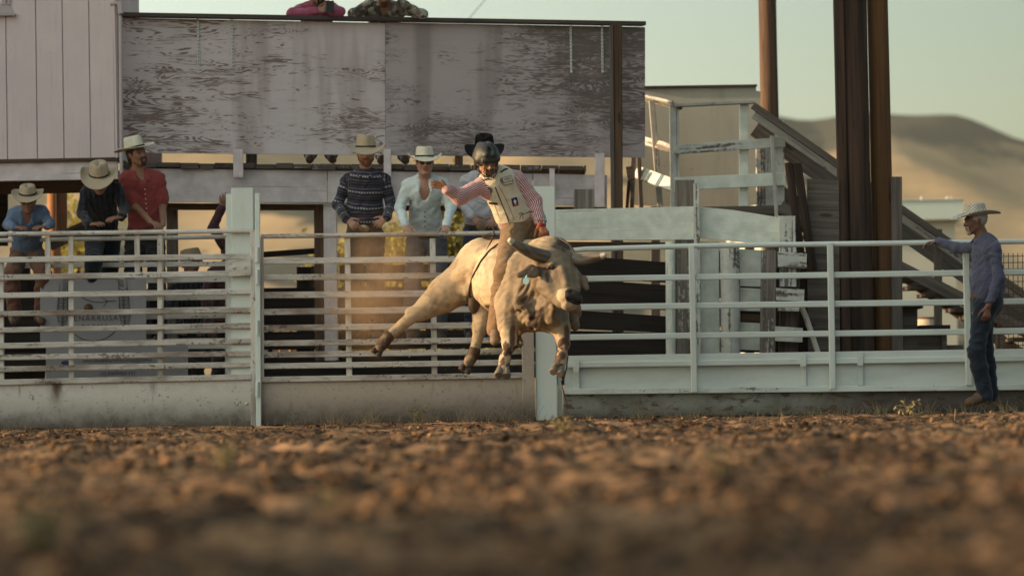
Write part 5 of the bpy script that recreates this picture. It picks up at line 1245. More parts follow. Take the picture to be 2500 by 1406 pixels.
    hc((0,8,-8),(0,62,-2),50,36,k=.05,flat=.82,fax=fw); hc((0,62,-4),(0,112,0),35,25,k=.04); S.ell(H(0,0,-6),V3(q(46),q(20),q(26)),[rt,d,fw],k=.04)
    hc((-26,70,-30),(-12,128,-18),28,15,k=.04); hc((26,70,-30),(12,128,-18),28,15,k=.04)          # jaws
    S.ell(H(0,122,0),V3(q(27),q(26),q(22)),[rt,d,fw],k=.04,tag=12); S.ell(H(0,134,13),V3(q(25),q(17),q(14)),[rt,d,fw],k=.03,tag=10); S.cone(H(-17,128,2),H(17,128,2),q(15),k=.03,tag=12)
    for sx in (-1,1):
        S.ell(H(sx*13,131,25),V3(q(6),q(4.5),q(8)),[rt,d,fw],op='-',k=.008); S.ell(H(sx*34,42,12),V3(q(12),q(9),q(9)),[rt,d,fw],k=.03); S.ell(H(sx*40,50,14),V3(q(7),q(5),q(7)),[rt,d,fw],op='-',k=.008); hc((sx*36,42,16),(sx*46,48,4),4.2,4.2,k=.012,tag=11)
        hc((sx*22,60,24),(sx*18,104,20),8,7,k=.03)
    hc((-19,146,12),(19,146,12),3,3,op='-',k=.008)
    S.ell(H(0,144,-6),V3(q(19),q(10),q(16)),[rt,d,fw],k=.03,tag=12)
    for sx in (-1,1): S.cone(H(sx*38,8,-10),H(sx*52,8,-12),q(19),q(14),k=.02,tag=11)
    # neck creases
    # ears
    e1=[A(1330,660,27.36),A(1300,662,27.22),A(1268,672,27.16)]
    S.cone(e1[0],e1[1],q(9),q(17),flat=.38,fax=(0.1,-1,.45),k=.02,tag=13); S.cone(e1[1],e1[2],q(17),q(8),flat=.34,fax=(.1,-1,.45),k=.015,tag=13); S.cone(A(1310,666,27.14),A(1280,674,27.08),q(7),q(4),op='-',k=.01)
    S.cone(A(1404,672,27.40),A(1420,686,27.30),q(9),q(15),flat=.4,fax=(-.2,-1,.3),k=.02,tag=13); S.cone(A(1420,686,27.30),A(1432,703,27.26),q(14),q(8),flat=.38,fax=(-.2,-1,.3),k=.015,tag=13); S.cone(A(1418,688,27.20),A(1428,700,27.16),q(7),q(4),op='-',k=.01)
    tan=np.array([.52,.37,.225]); pale=np.array([.74,.58,.39]); brn=np.array([.055,.030,.020]); grey=np.array([.120,.086,.058])
    pd,po_=A(1372,592,27.7),A(1362,600,27.7)
    def colf(V,tag,tt,ang):
        n=np.array([mnoise.fractal(Vector(v*9.),.7,2.1,3) for v in V]); n2=np.array([mnoise.noise(Vector(v*3.1)) for v in V])
        c=tan+(pale-tan)*np.clip(.45+n2*.9,0,1)[:,None]
        def blend(w,col):
            nonlocal c; w=np.clip(w,0,1)[:,None]; c=c*(1-w)+np.array(col)*w
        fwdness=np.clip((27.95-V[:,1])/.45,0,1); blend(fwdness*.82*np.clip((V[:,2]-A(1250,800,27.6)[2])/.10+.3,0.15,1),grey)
        m=lambda t:(tag==t).astype(float)
        def patch(p,r,soft=.4): 
            d_=np.linalg.norm(V-p,axis=1)/r+n*.35; return np.clip((1-d_)/soft,0,1)
        rel=V-np.array(CAM); dz=rel@np.array(F_); PX=1250+FPX*(rel@np.array(RC))/dz; PY=703-FPX*(rel@np.array(UC))/dz
        def blot(x,y,rx,ry,col,Ym=27.75,amt=.95,soft=.35,ang=0):
            ca,sa=math.cos(ang),math.sin(ang); u_=((PX-x)*ca+(PY-y)*sa)/rx; v_=(-(PX-x)*sa+(PY-y)*ca)/ry
            blend(np.clip((1-np.sqrt(u_*u_+v_*v_)-n*.45)/soft,0,1)*amt*(V[:,1]<Ym),col)
        blot(1376,596,30,24,brn,28.3)
        n3=np.array([mnoise.fractal(Vector((v[0]*26,v[1]*26,v[2]*15)),.7,2.1,2) for v in V])
        blend(np.clip(n3*1.6-.1,0,1)*.30,tan*.55); blend(np.clip(n*2.2-.15,0,1)*.42,grey*1.4); blend(np.clip((PY-735)/60,0,1)*(PX<1215)*(V[:,1]>28.1)*.25,grey*1.5); blend(np.clip((PY-700)/90,0,1)*np.clip(n2*2+.2,0,1)*(V[:,1]>27.75)*.30,grey*1.2)  # mottled coat; the lower belly is greyed to paint in underside shade
        blend(m(6)*.95,brn); blend(m(7)*np.clip(.95+n*.6,0,1),brn*1.3)
        blend(m(8)*np.clip((n-.12)*6,0,1),brn*1.4); blend(m(9)*np.clip((n+.02)*6,0,1),brn*1.3)
        for x,y,rx,ry in ((1250,820,9,40),(1240,856,11,15),(1226,884,8,10),(1242,892,7,8),(1384,822,8,34),(1372,868,12,13),(1362,888,9,8)): blot(x,y,rx,ry,brn*1.6)
        blot(1332,652,24,10,brn,27.6,ang=.35); blot(1336,676,7,20,brn,27.6,ang=-.1); blot(1312,772,12,34,brn*.8,27.7,ang=.62); blot(1300,792,13,13,brn*.8,27.7); blot(1276,735,6,16,brn*1.8,27.7,.6,ang=.7)  # first two blots paint the ear's cast shadow into the coat
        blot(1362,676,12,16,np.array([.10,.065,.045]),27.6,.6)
        blend(m(10)*np.clip(.95+n*.3,0,1),(.030,.022,.020)); blend(m(13)*.55,(.14,.085,.055)); blend(m(11)*.35,(.2,.13,.09)); blend(m(12)*.5,pale*1.05)
        blend(m(0)*np.clip((n2-.42)*4,0,1)*.35,grey)
        return c
    e=empty('bull',Vector(tuple(A(1250,700,28.0)))-Vector((0,0,.4)),'cream and grey bucking bull with broad horns leaping, one hind leg kicked out left','bull')
    M_FUR=m_vcol('bull_hide',.62,130,.45,.25)
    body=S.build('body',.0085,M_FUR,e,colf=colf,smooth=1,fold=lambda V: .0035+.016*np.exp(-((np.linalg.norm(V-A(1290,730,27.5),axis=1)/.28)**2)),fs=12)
    bvh=BVHTree.FromObject(body,bpy.context.evaluated_depsgraph_get()) if False else None
    me=body.data; off=Vector(e.location); V=[v.co+off for v in me.vertices]; bv=BVHTree.FromPolygons(V,[tuple(p.vertices) for p in me.polygons])
    def hit(x,y,lift=.0):
        h=bv.ray_cast(CAM,ray(x,y)); 
        return None if h[0] is None else (h[0]-ray(x,y)*lift, h[1])
    # horns
    hm=NT('horn'); g=hm.attr('gc'); x,y,z=sep(hm,g); n=hm.noise(hm.mp(g,(6,30,30)),1,4,.6)
    L=.40; fx=hm.math('FRACT',hm.math('DIVIDE',x,10)); 
    hm.col(hm.mix(hm.ss(n,.35,.65),(.085,.062,.045),(.20,.155,.11))).rough(.38).bump(n,.4,.004)
    def horn(pts,rs,name='horn'):
        P=[A(*p) for p in pts]; out=[]; rr=[]
        for i in range(len(P)-1):
            for k in range(5):
                u=k/5; p0=P[max(0,i-1)];p1=P[i];p2=P[i+1];p3=P[min(len(P)-1,i+2)]
                out.append(Vector(.5*((2*p1)+(p2-p0)*u+(2*p0-5*p1+4*p2-p3)*u*u+(3*p1-p0-3*p2+p3)*u**3))); rr.append(q(rs[i]+(rs[i+1]-rs[i])*u))
        out.append(Vector(P[-1])); rr.append(q(rs[-1])); 
        m=MB(); m.tube(out,rr,20); o=m.build(name,hm.m,e); return o,out,rr
    M_TIP=m_plain('pale_horn_tip',(.50,.42,.33),.4,.2,30)
    for pts,rs in (([(1345,632,27.36),(1312,622,27.26),(1282,609,27.18),(1258,596,27.12),(1243,585,27.08)],[19,16.5,14,10,5]),([(1404,634,27.40),(1432,633,27.34),(1458,629,27.30),(1480,622,27.27)],[16,13,10,4.5])):
        o,out,rr=horn(pts,rs)
        k=len(out)-4; m=MB(); m.tube([out[k],out[k+1],out[k+2],out[-1],out[-1]+(out[-1]-out[-2])*.35],[rr[k]*1.03,rr[k+1]*1.06,rr[k+2]*1.1,rr[-1]*1.25,rr[-1]*.4],20); m.build('horn_tip',M_TIP,o)
    # eyes
    for sx in (-1,1):
        S2=Sdf(.002); S2.ell(H(sx*38.5,50,10.5),V3(q(5),q(4.2),q(5)),[rt,d,fw]); S2.build('eye',.004,M_LENS,e)
    # hooves: two claws each
    HM=m_plain('hoof_horn',(.20,.165,.13),.5,.35,26)
    def hoof(f,t,r,mat,w):
        S2=Sdf(.004); a=A(*f); b=A(*t); dd=nrm(b-a); sd=nrm(np.cross(dd,V3(0,-1,0)))
        for sx in (-1,1):
            S2.cone(a+sd*q(w*.34)*sx,b+sd*q(w*.46)*sx,q(w*.36),q(w*.60),flat=.86,fax=sd,k=.004); 
        S2.plane(b+dd*q(w*.22),dd); S2.build('hoof',.006,mat,e,smooth=1)
    HD=m_plain('dark_hoof_horn',(.055,.038,.03),.6,.35,26)
    hoof((1229,896,27.55),(1227,914,27.50),0,HM,21); hoof((1365,890,27.52),(1360,908,27.46),0,HM,20)
    hoof((929,845,28.28),(918,862,28.27),0,HD,16); hoof((1143,886,28.3),(1134,904,28.28),0,HD,17)
    for p in ((1248,893,27.62),(1222,893,27.62),(1376,888,27.6),(1356,888,27.6)):
        m=MB(); a=Vector(A(*p)); m.tube([a,a+Vector((0,-.01,-.022))],[.012,.006],8); m.build('dew_claw',HD,e)
    # tail thrown forward over the rump, with dark switch
    m=MB(); tp=[(1158,606,28.62),(1172,592,28.58),(1192,584,28.5),(1206,582,28.4)]; m.tube([Vector(A(*p)) for p in tp],[q(8),q(6),q(5),q(4)],10); tl=m.build('tail',M_FUR2,e)
    m=MB()
    for i in range(26):
        a=random.uniform(-1,1); b=random.uniform(-1,1); m.tube([Vector(A(1160+abs(a)*30,588+b*3,28.55)),Vector(A(1185+a*8,580+b*5,28.45)),Vector(A(1212+a*14,578+b*8+a*5,28.36))],[.004,.0035,.001],5)
    m.build('tail_switch',M_HAIRB,tl)
    # flank strap lying on the hide
    def strap(pix,w,mat,name,parent=e,lift=.012,flat=.4):
        P=[]
        for i in range(len(pix)-1):
            for k in range(6):
                u=k/6; x=pix[i][0]*(1-u)+pix[i+1][0]*u; y=pix[i][1]*(1-u)+pix[i+1][1]*u; h=hit(x,y,lift)
                if h: P.append(h[0])
        if len(P)>2:
            Q=[P[0]]+[(P[i-1]+P[i]+P[i+1])/3 for i in range(1,len(P)-1)]+[P[-1]]
            m=MB(); m.tube(Q,w,8); return m.build(name,mat,parent)
    fs=empty('flank_strap',Vector(A(1145,720,28.0)),'dark cord flank strap tied round the belly of the bull','strap')
    strap([(1216,596),(1195,612),(1172,640),(1154,675),(1146,705),(1146,728)],.009,M_BLKLEATHER,'strap_cord',fs)
    m=MB(); m.tube([Vector(A(*p)) for p in ((1204,556,28.1),(1207,572,28.06),(1198,592,28.02),(1186,612,27.98))],[.004,.008,.006,.002],8); m.build('loose_end',M_BLKLEATHER,fs)
    br=empty('bull_rope',Vector(A(1265,820,27.7)),'braided bull rope round the chest with a small metal bell hanging below','rope')
    m=MB(); m.tube([Vector(A(*p)) for p in ((1345,590,27.9),(1368,583,27.78),(1392,598,27.72),(1402,614,27.7))],[.008,.008,.007,.006],8); m.build('rope_tail',M_BLKLEATHER,br)
    m=MB(); m.tube([Vector(A(*p)) for p in ((1385,770,27.60),(1390,830,27.62),(1383,900,27.64),(1376,925,27.66),(1369,930,27.66),(1378,965,27.66),(1384,985,27.66),(1384,1010,27.68))],[.007,.006,.006,.005,.006,.006,.004,.002],8); m.build('hanging_cord',M_BLKLEATHER,br)
    S2=Sdf(.006); S2.cone(A(1268,822,27.68),A(1270,838,27.66),q(5),q(9)); S2.build('bell',.005,M_BUCKLE,br)
    # ear tag
    tg=NT('ear_tag_plastic'); tg.col((.55,.78,.80)).rough(.4)
    m=MB(); a=Vector(A(1286,672,27.02)); b=Vector(A(1284,680,26.98)); m.tube([a,b],[.004,.010],8); pts=[Vector(A(1284,686,26.98))+Vector((math.cos(t)*.026,0,math.sin(t)*.028)) for t in np.linspace(0,2*math.pi,18)[:-1]]; m.poly(pts,.004); m.build('ear_tag',tg.m,e)
    return e,hit
M_FUR2=m_plain('tail_hide',(.45,.32,.21),.7,.3,40); M_ROPE=m_plain('braided_rope',(.20,.14,.09),.8,.4,90)
BULL,bull_hit=bull()
# ================================================================== the rider
def rider():
    J=jj(head=(1188,391,27.98),neck=(1206,430,28.10),chest=(1226,466,28.12),waist=(1250,520,28.18),pelvis=(1266,555,28.22),shA=(1172,455,28.06),elA=(1122,482,27.92),wrA=(1092,462,27.84),shB=(1262,436,28.16),elB=(1304,492,28.20),wrB=(1318,540,28.12),
      hipA=(1252,572,28.12),knA=(1232,665,27.72),anA=(1212,800,27.86),toA=(1208,832,27.72),hipB=(1292,572,28.36),knB=(1378,660,28.28),anB=(1396,760,28.12),toB=(1404,796,27.98))
    e,Pf=person('bull rider in cream vest, striped shirt and caged helmet with one arm flung out',J,yaw=22,pitch=30,roll=6,shirt=C_RSTR,pants=C_KHAKI,boots=M_RBOOT,skin=(.50,.25,.15),
       hands={'A':((-.85,-.2,.38),(.25,.75,.5),-1,.25)},belt=None,fold=.006,seed=31,vox=.0055,chest=1.06,puff=.016,loose=.014,collar=False,beard=(M_HAIRB,'goatee'))
    a=nrm(V3(J['shB'])-V3(J['shA'])); up=nrm(V3(J['neck'])-V3(J['waist'])); fr=nrm(np.cross(up,a)); fr=fr if fr[1]<0 else -fr
    C=V3(J['chest']);W=V3(J['waist']);P=V3(J['pelvis']);N=V3(J['neck'])
    # protective vest
    S=Sdf(.02); S.cone(C+up*.07,W+up*.02,.163,.148,flat=.80,fax=fr,k=.05); S.cone(W+up*.02,P+up*.055,.148,.158,flat=.80,fax=fr,k=.04)
    S.cone(C+up*.10-a*.085,C+up*.10+a*.085,.070,k=.04); 
    for sx in (-1,1): S.cone(C+up*.08+a*sx*.105,N*.45+V3(J['shA' if sx<0 else 'shB'])*.55+up*.030,.058,.046,k=.03)
    S.cone(N+up*.10,N-up*.045+fr*.05,.058,.050,op='-',k=.012); S.cone(N+up*.02+fr*.07,C+up*.075+fr*.13,.040,.008,op='-',k=.01)
    for q_,el in (('shA','elA'),('shB','elB')):
        sh=V3(J[q_]); S.cone(sh+nrm(V3(J[el])-sh)*.035,V3(J[el]),.066,.066,op='-',k=.015)
    S.plane(P+up*.045,-up); S.plane(P+up*.045+a*.12,nrm(-up-a*.35) ) 
    vo=S.build('vest',.005,M_VEST,e,fold=.003,fs=8,seed=3)
    off=Vector(e.location); me=vo.data; bv=BVHTree.FromPolygons([v.co+off for v in me.vertices],[tuple(p.vertices) for p in me.polygons])
    av,uv=Vector(a),Vector(up)
    def patch(x,y,w,h,mat,name,ang=0,lift=.003,th=.004,round_=False):
        hh=bv.ray_cast(CAM,ray(x,y))
        if hh[0] is None: return None
        n=hh[1].normalized(); r=(av-n*av.dot(n)).normalized(); u=n.cross(r); r2=r*math.cos(ang)+u*math.sin(ang); u2=-r*math.sin(ang)+u*math.cos(ang)
        c=hh[0]+n*lift; m=MB()
        if round_: pts=[c+r2*math.cos(t)*w/2+u2*math.sin(t)*h/2 for t in np.linspace(0,2*math.pi,21)[:-1]]
        else: pts=[c-r2*w/2-u2*h/2,c+r2*w/2-u2*h/2,c+r2*w/2+u2*h/2,c-r2*w/2+u2*h/2]
        m.poly(pts,th,-n); o=m.build(name,mat,vo); return o,c,r2,u2,n
    k=1/286.
    o=patch(1239,441,28*k,20*k,M_BLACKM,'name_patch',.04); 
    if o:
        _,c,r,u,n=o; m=MB(); w,h=25.5*k,17.5*k; m.poly([c+n*.002-r*w/2-u*h/2,c+n*.002+r*w/2-u*h/2,c+n*.002+r*w/2+u*h/2,c+n*.002-r*w/2+u*h/2],.001,-n); m.build('name_patch_face',M_VEST2,vo)
        for tx,dy in (('PEREZ',.013),('TRUCKING',-.013)): text_obj('lettering',tx,tuple(c+n*.0032+u*dy),.022,M_BLACKM,vo,right=r,up=u,extr=.0005)
    patch(1195,465,16*k,16*k,m_plain('round_badge',(.16,.13,.11),.6,.4,60),'round_badge',0,round_=True)
    o=patch(1204,497,24*k,5.5*k,M_BLACKM,'bar_patch',.15)
    if o: _,c,r,u,n=o; text_obj('lettering','WRANGLER' if False else 'RODEO',tuple(c+n*.0015),.014,M_STRIP,vo,right=r,up=u,extr=.0003) if False else None
    o=patch(1257,493,16*k,21*k,M_NAVYP,'shield_patch',.05)
    if o:
        _,c,r,u,n=o; m=MB(); s_=5.2*k; m.poly([c+n*.002+r*s_*x+u*s_*y for x,y in ((0,1.2),(.8,.2),(.35,-.4),(.5,-1),(-.5,-1),(-.35,-.4),(-.8,.2))],.001,-n); m.build('patch_emblem',M_STRIP,vo)
        m=MB(); m.poly([c+n*.002+r*7*k*x+u*(y*2.2*k-8.5*k) for x,y in ((-1,-1),(1,-1),(1,1),(-1,1))],.001,-n); m.build('patch_base_band',M_REDP,vo)
    def seam(pix,w,mat,name):
        pts=[]
        for i in range(len(pix)-1):
            for j in range(6):
                u=j/6; x=pix[i][0]*(1-u)+pix[i+1][0]*u; y=pix[i][1]*(1-u)+pix[i+1][1]*u; h=bv.ray_cast(CAM,ray(x,y))
                if h[0] is not None: pts.append(h[0]-ray(x,y)*.001)
        if len(pts)>2: m=MB(); m.tube(pts,w,6); m.build(name,mat,vo)
    seam([(1209,457),(1222,490),(1238,530),(1244,548)],.0045,M_BLACKM,'front_zip'); seam([(1217,452),(1236,488),(1250,522),(1256,540)],.0030,M_SEAM,'flap_seam'); seam([(1207,500),(1222,540)],.0022,M_SEAM,'panel_seam'); seam([(1225,500),(1248,545)],.0022,M_SEAM,'panel_seam')
    seam([(1170,444),(1180,440),(1196,436)],.008,M_GREENP,'shoulder_strap'); seam([(1222,421),(1232,414),(1240,412)],.008,M_BLACKM,'shoulder_strap')
    m=MB(); c0=Vector(at(1273,524,27.93)); 
    for sx in (-1,1): m.tube([c0,c0+Vector((sx*.008,-.01,.02)),c0+Vector((sx*.02,-.01,.0)),c0+Vector((sx*.006,-.005,-.004)),c0+Vector((sx*.015,-.005,-.04))],.003,6)
    m.tube([c0,Vector(at(1290,519,28.0)),Vector(at(1303,516,28.08))],.004,6); m.build('waist_lace',M_BLKLEATHER,vo)
    # glove on the riding hand
    wr=V3(J['wrB']); el=V3(J['elB']); d=nrm(wr-el)
    S=Sdf(.012); S.cone(wr-d*.045,wr+d*.035,.050,.046,tag=0); go=S.build('glove_cuff',.006,M_GLOVE,e,fold=.003)
    S=Sdf(.01); add_hand(S,wr+d*.03,nrm(V3(at(1334,582,28.0))-wr),V3(.25,-1,.15),1.18,1,.9,k=.008); S.cone(wr,wr+d*.05,.038,.034,k=.01); S.build('glove',.0055,M_GLOVE2,e,fold=.002)
    m=MB(); cc=Vector(wr+d*.0); ax=Vector(d); f0=(Vector((0,-1,0))-ax*Vector((0,-1,0)).dot(ax)).normalized(); r0=ax.cross(f0)
    m.tube([cc-ax*.04+r0*.050*-1+f0*.01,cc+ax*.03+r0*.048*-1+f0*.01],.010,8); m.build('glove_strap',M_TEAL,go)
    g1=Vector(wr)-Vector((0,.054,0))
    for tx,dz in (('TIFFANY',.012),('GLOVE',-.014)): text_obj('lettering',tx,tuple(g1+Vector((.0,0,dz))),.026,M_STRIP,go,right=Vector((1,0,-.06)),up=Vector((0,0,1)),extr=.0005)
    # helmet and face cage
    y_,p_=rad(22),rad(30); f=V3(math.sin(y_)*math.cos(p_),-math.cos(y_)*math.cos(p_),-math.sin(p_)); u=V3(math.sin(y_)*math.sin(p_),-math.cos(y_)*math.sin(p_),math.cos(p_))
    rr=np.cross(f,u); u=u*math.cos(rad(6))+rr*math.sin(rad(6)); rr=np.cross(f,u); R=[rr,f,u]; P=lambda x,y,z: V3(J['head'])+rr*x+f*y+u*z
    S=Sdf(.012); S.ell(P(0,-.015,.035),V3(.112,.128,.118),R); S.ell(P(0,.09,-.055),V3(.078,.10,.078),R,op='-',k=.012); S.ell(P(0,-.01,-.03),V3(.080,.10,.11),R,op='-',k=.01)
    for x in (-.035,.035): S.cone(P(x,.08,.095),P(x*1.3,-.09,.108),.016,.014,k=.035)
    for sx in (-1,1): S.cone(P(sx*.088,.03,.02),P(sx*.092,-.05,.02),.018,.016,k=.03); S.cone(P(sx*.09,-.01,-.03),P(sx*.085,-.02,-.09),.022,.018,k=.02)
    S.cone(P(-.07,.10,.04),P(.07,.10,.04),.014,k=.02); S.cone(P(0,.085,.115),P(0,-.06,.135),.012,op='-',k=.02)
    S.plane(P(0,0,-.095),-u); ho=S.build('helmet',.005,M_HELM,e)
    m=MB()
    def wire(pts): m.tube([Vector(P(*p)) for p in pts],.0024,6)
    for z,w in ((.015,.082),(-.02,.085),(-.055,.080),(-.09,.070),(-.118,.050)):
        wire([(-w-.012,.03,z),(-w*.8,.105,z),(-w*.35,.145,z),(w*.35,.145,z),(w*.8,.105,z),(w+.012,.03,z)])
    for x in (-.06,-.03,0,.03,.06): wire([(x,.105-abs(x)*.3+.025,.06),(x*1.0,.147-abs(x)*.45,.015),(x,.149-abs(x)*.5,-.05),(x*.8,.140-abs(x)*.5,-.118)])
    m.build('face_cage',M_WIRE,ho)
    m=MB(); 
    for sx in (-1,1): m.tube([Vector(P(sx*.088,-.01,-.02)),Vector(P(sx*.07,.02,-.09)),Vector(P(sx*.02,.05,-.135))],.007,6,flat=.5)
    S=Sdf(.01); S.ell(P(0,.055,-.122),V3(.032,.022,.016),R); S.build('chin_cup',.005,M_BLACKM,ho); m.build('chin_strap',M_BLKLEATHER,ho)
    # spur on the near boot
    m=MB(); b=Vector(J['anA']); m.tube([b+Vector((.045,-.02,-.05)),b+Vector((.0,.05,-.05)),b+Vector((-.045,-.02,-.05))],.005,6); m.build('spur',M_BUCKLE,e)
M_VEST=m_cloth('cream_vest_leather',(.64,.55,.41),rough=.6,weave=90,bump=.2); M_VEST2=m_plain('patch_cloth',(.60,.52,.40),.7,.05,50)
M_NAVYP=m_plain('navy_patch',(.03,.03,.08),.7,.1); M_REDP=m_plain('red_patch',(.35,.06,.06),.7,.1); M_GREENP=m_plain('dark_green_strap',(.06,.09,.06),.7,.2); M_SEAM=m_plain('seam_thread',(.30,.23,.16),.7,.1)
M_GLOVE=m_plain('red_glove_cuff',(.30,.04,.035),.55,.25,30); M_GLOVE2=m_plain('orange_glove_leather',(.40,.13,.06),.65,.35,24); M_TEAL=m_plain('teal_strap',(.05,.30,.36),.5,.1)
M_RBOOT=m_plain('dusty_boot_leather',(.22,.15,.10),.7,.35,16)
M_HELM=m_plain('helmet_shell',(.022,.020,.018),.55,.4,10,0,.6); M_WIRE=m_plain('cage_wire',(.10,.09,.08),.4,.1,10,.6)
rider()
# ================================================================== dry grass, weeds, dust, haze
def blades(m,x,y,z,n,h,sp,w=.003,lean=.5,seedhead=False):
    for i in range(n):
        a=random.uniform(0,6.28); r=random.uniform(0,sp); bx,by=x+r*math.cos(a),y+r*math.sin(a); hh=h*random.uniform(.5,1.1); l=random.uniform(.1,lean)*hh; aa=a+random.uniform(-.6,.6)
        p=[Vector((bx,by,z-.01)),Vector((bx+l*.3*math.cos(aa),by+l*.3*math.sin(aa),z+hh*.5)),Vector((bx+l*math.cos(aa),by+l*math.sin(aa),z+hh))]
        m.tube(p,[w,w*.8,w*.25],3,False)
def zg(x,y): return ground_h(x,y)
M_DRY=m_plain('dry_grass',(.40,.29,.16),.8,.4,30); M_WEED=m_plain('grey_green_weed',(.25,.20,.10),.75,.3,30)
m=MB()
for i in range(170):
    px=random.uniform(-40,2540); Y=random.choice([29.75,29.6,29.3]) ; q=at(px,1030,Y); x=q.x
    dens = 1.0 if 700<px<1320 or px>1500 else .45
    if random.random()>dens: continue
    y=Y+random.uniform(-.3,.15); blades(m,x,y,zg(x,y),random.randint(3,9),random.uniform(.05,.20)*(1.3 if 760<px<1300 else .8),.10,.0016,1.2)
for i in range(60):
    y=random.uniform(14,29); x=random.uniform(-.16*y,.16*y); blades(m,x,y,zg(x,y),random.randint(1,4),random.uniform(.03,.09),.04,.0018,1.0)
for i in range(700):
    y=4.5*(29/4.5)**random.random(); x=random.uniform(-.17*y,.17*y); z=zg(x,y)+.012; an=random.uniform(0,6.28); l=random.uniform(.01,.035)
    m.tube([Vector((x,y,z)),Vector((x+l*math.cos(an),y+l*math.sin(an),z+random.uniform(.002,.018)))],.0016,3,False)
o=m.build('dry_grass',M_DRY); tagp(o,'sparse dry grass stalks along the foot of the fence and gates','dry grass',kind='stuff')
def weed(px,py,Y,h,label,mat=M_WEED,n=16,sp=.05,leaf=.016):
    q=at(px,py,Y); x,y=q.x,Y; z=zg(x,y); m=MB()
    for i in range(n):
        a=random.uniform(0,6.28); l=random.uniform(.2,1)*sp*2; hh=h*random.uniform(.5,1); p=[Vector((x,y,z-.01)),Vector((x+l*.4*math.cos(a),y+l*.4*math.sin(a),z+hh*.6)),Vector((x+l*math.cos(a),y+l*math.sin(a),z+hh))]
        m.tube(p,[.0022,.0018,.0008],4,False)
        for k in range(7):
            u=random.uniform(.3,1); c=p[0].lerp(p[2],u); s=leaf*random.uniform(.6,1.3)*max(.4,h/.12); d=Vector((random.gauss(0,1),random.gauss(0,1),random.gauss(0,.7))).normalized(); e_=d.cross(Vector((random.gauss(0,1),random.gauss(0,1),random.gauss(0,1)))).normalized()
            m.add([c,c+d*s+e_*s*.35,c+d*s*2,c+d*s-e_*s*.35],[(0,1,2,3)])
    o=m.build('weed_plant',mat,base=(x,y,z)); tagp(o,label,'weed','weeds growing on the arena floor')
for w_ in ((1022,1035,29.5,.17,'tallest weed growing against the dusty middle gate panel',M_WEED,14,.05),
 (878,1052,27.5,.05,'small pale weed just left of the tallest gate weed',M_WEED,10,.04),
 (2215,1040,25,.16,'bushy pale weed on the lit soil in front of the man at right',M_WEED,14,.06),
 (2400,1060,22,.06,'low green weed at far right on the lit soil',M_WEED,10,.05),
 (1375,1075,19,.11,'thin pale weed on the soil below the right white post',M_WEED,16,.06),
 (1750,1140,12.5,.06,'rounded yellow green weed in the middle distance right of centre',M_WEED,26,.06),
 (545,1150,12,.09,'blurred green weed clump left of centre on the soil',M_WEED,14,.03),
 (805,1245,8.2,.08,'blurred pale weed with three round tufts in the left foreground',M_WEED,12,.028),
 (350,1270,7.6,.04,'blurred tan weed low in the left foreground',M_WEED,10,.02),
 (1755,1195,9.4,.04,'small blurred bright weed in the right foreground',M_WEED,12,.03),
 (90,1370,5.6,.10,'dark green weed clump at the bottom left corner',M_WEED,18,.04),
 (2440,1150,11.5,.08,'blurred olive weed at the right edge of the soil',M_WEED,24,.08)):
    weed(*w_[:4],w_[4],w_[5],w_[6],w_[7])
m=MB()
for px,py,Y,dx,h in ((1920,1058,21,-.03,.10),(2330,1035,24,.01,.11),(2357,1022,26,-.02,.06),(1765,1030,26,.05,.05),(268,1030,29.5,.06,.14)):
    q=at(px,py,Y); z=zg(q.x,Y); m.tube([Vector((q.x,Y,z-.01)),Vector((q.x+dx,Y,z+h))],.0028,5,False)
o=m.build('straw_stalks',M_DRY); tagp(o,'single upright straw stalks standing in the soil','dry stalks',kind='stuff')
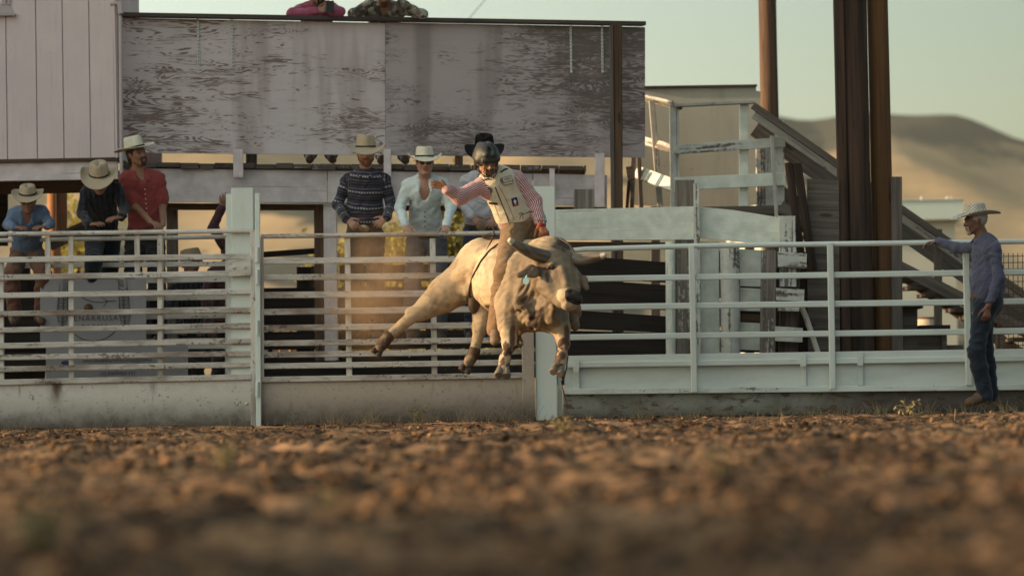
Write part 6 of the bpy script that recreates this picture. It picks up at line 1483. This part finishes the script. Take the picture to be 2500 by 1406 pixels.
# kicked up dust hanging behind the bull
def dust(c,r,dens,label):
    S=Sdf(.1); S.ell(V3(at(*c)),V3(*r)); t=NT('dust_air'); t.t.nodes.remove(t.b)
    me_V,me_Q=S.mesh(.08); me=bpy.data.meshes.new('dust_cloud'); me.from_pydata(me_V.tolist(),[],me_Q.tolist())
    v=t.n('VolumePrincipled'); o_=t.obj(); n=t.noise(o_,2.6,3,.6); ln=t.n('VectorMath',operation='LENGTH',ins={0:t.mp(o_,tuple(1/x for x in r))}).outputs['Value']
    d=t.math('MULTIPLY',t.ss(ln,.15,.95,1,0),t.ss(n,.36,.62,.15,1)); t.t.links.new(t.math('MULTIPLY',d,dens),v.inputs['Density']); v.inputs['Color'].default_value=(.88,.62,.40,1); v.inputs['Anisotropy'].default_value=.2
    t.t.links.new(v.outputs[0],[x for x in t.t.nodes if x.type=='OUTPUT_MATERIAL'][0].inputs['Volume'])
    o=link_mesh('dust_cloud',me,t.m,base=tuple(at(*c))); tagp(o,label,'dust',kind='stuff')
dust((925,700,28.35),(.66,.30,.78),1.9,'warm sunlit dust kicked up behind the hind hooves of the bull')
# the air: one closed box round everything but the sky
def haze():
    m=MB(); m.box((-2600,-70,-2.2),(2600,3200,215),.0); t=NT('air_haze'); t.t.nodes.remove(t.b); v=t.n('VolumePrincipled'); v.inputs['Density'].default_value=.00006; v.inputs['Color'].default_value=(.86,.86,.80,1)
    t.t.links.new(v.outputs[0],[x for x in t.t.nodes if x.type=='OUTPUT_MATERIAL'][0].inputs['Volume']); o=m.build('haze',t.m); tagp(o,'pale evening haze in the air toward the hills','haze',kind='stuff')
haze()

m=MB(); rng=random.Random(5)
for i in range(60):
    px=rng.gauss(900,45) if i<34 else rng.gauss(1140,40); py=rng.gauss(850,45) if i<34 else rng.gauss(900,40); Y=rng.uniform(28.0,28.5)
    c=at(px,min(py,985),Y); s=rng.uniform(.003,.010); vs=[c+Vector((rng.uniform(.6,1.2)*s*x,rng.uniform(.6,1.2)*s*y,rng.uniform(.6,1.2)*s*z)) for x,y,z in ((1,0,0),(-1,0,0),(0,1,0),(0,-1,0),(0,0,1),(0,0,-1))]
    m.add(vs,[(0,2,4),(2,1,4),(1,3,4),(3,0,4),(2,0,5),(1,2,5),(3,1,5),(0,3,5)])
o=m.build('flying_dirt',bpy.data.materials['soil']); tagp(o,'crumbs of dirt thrown up behind the hooves of the bull','flying dirt',kind='stuff')
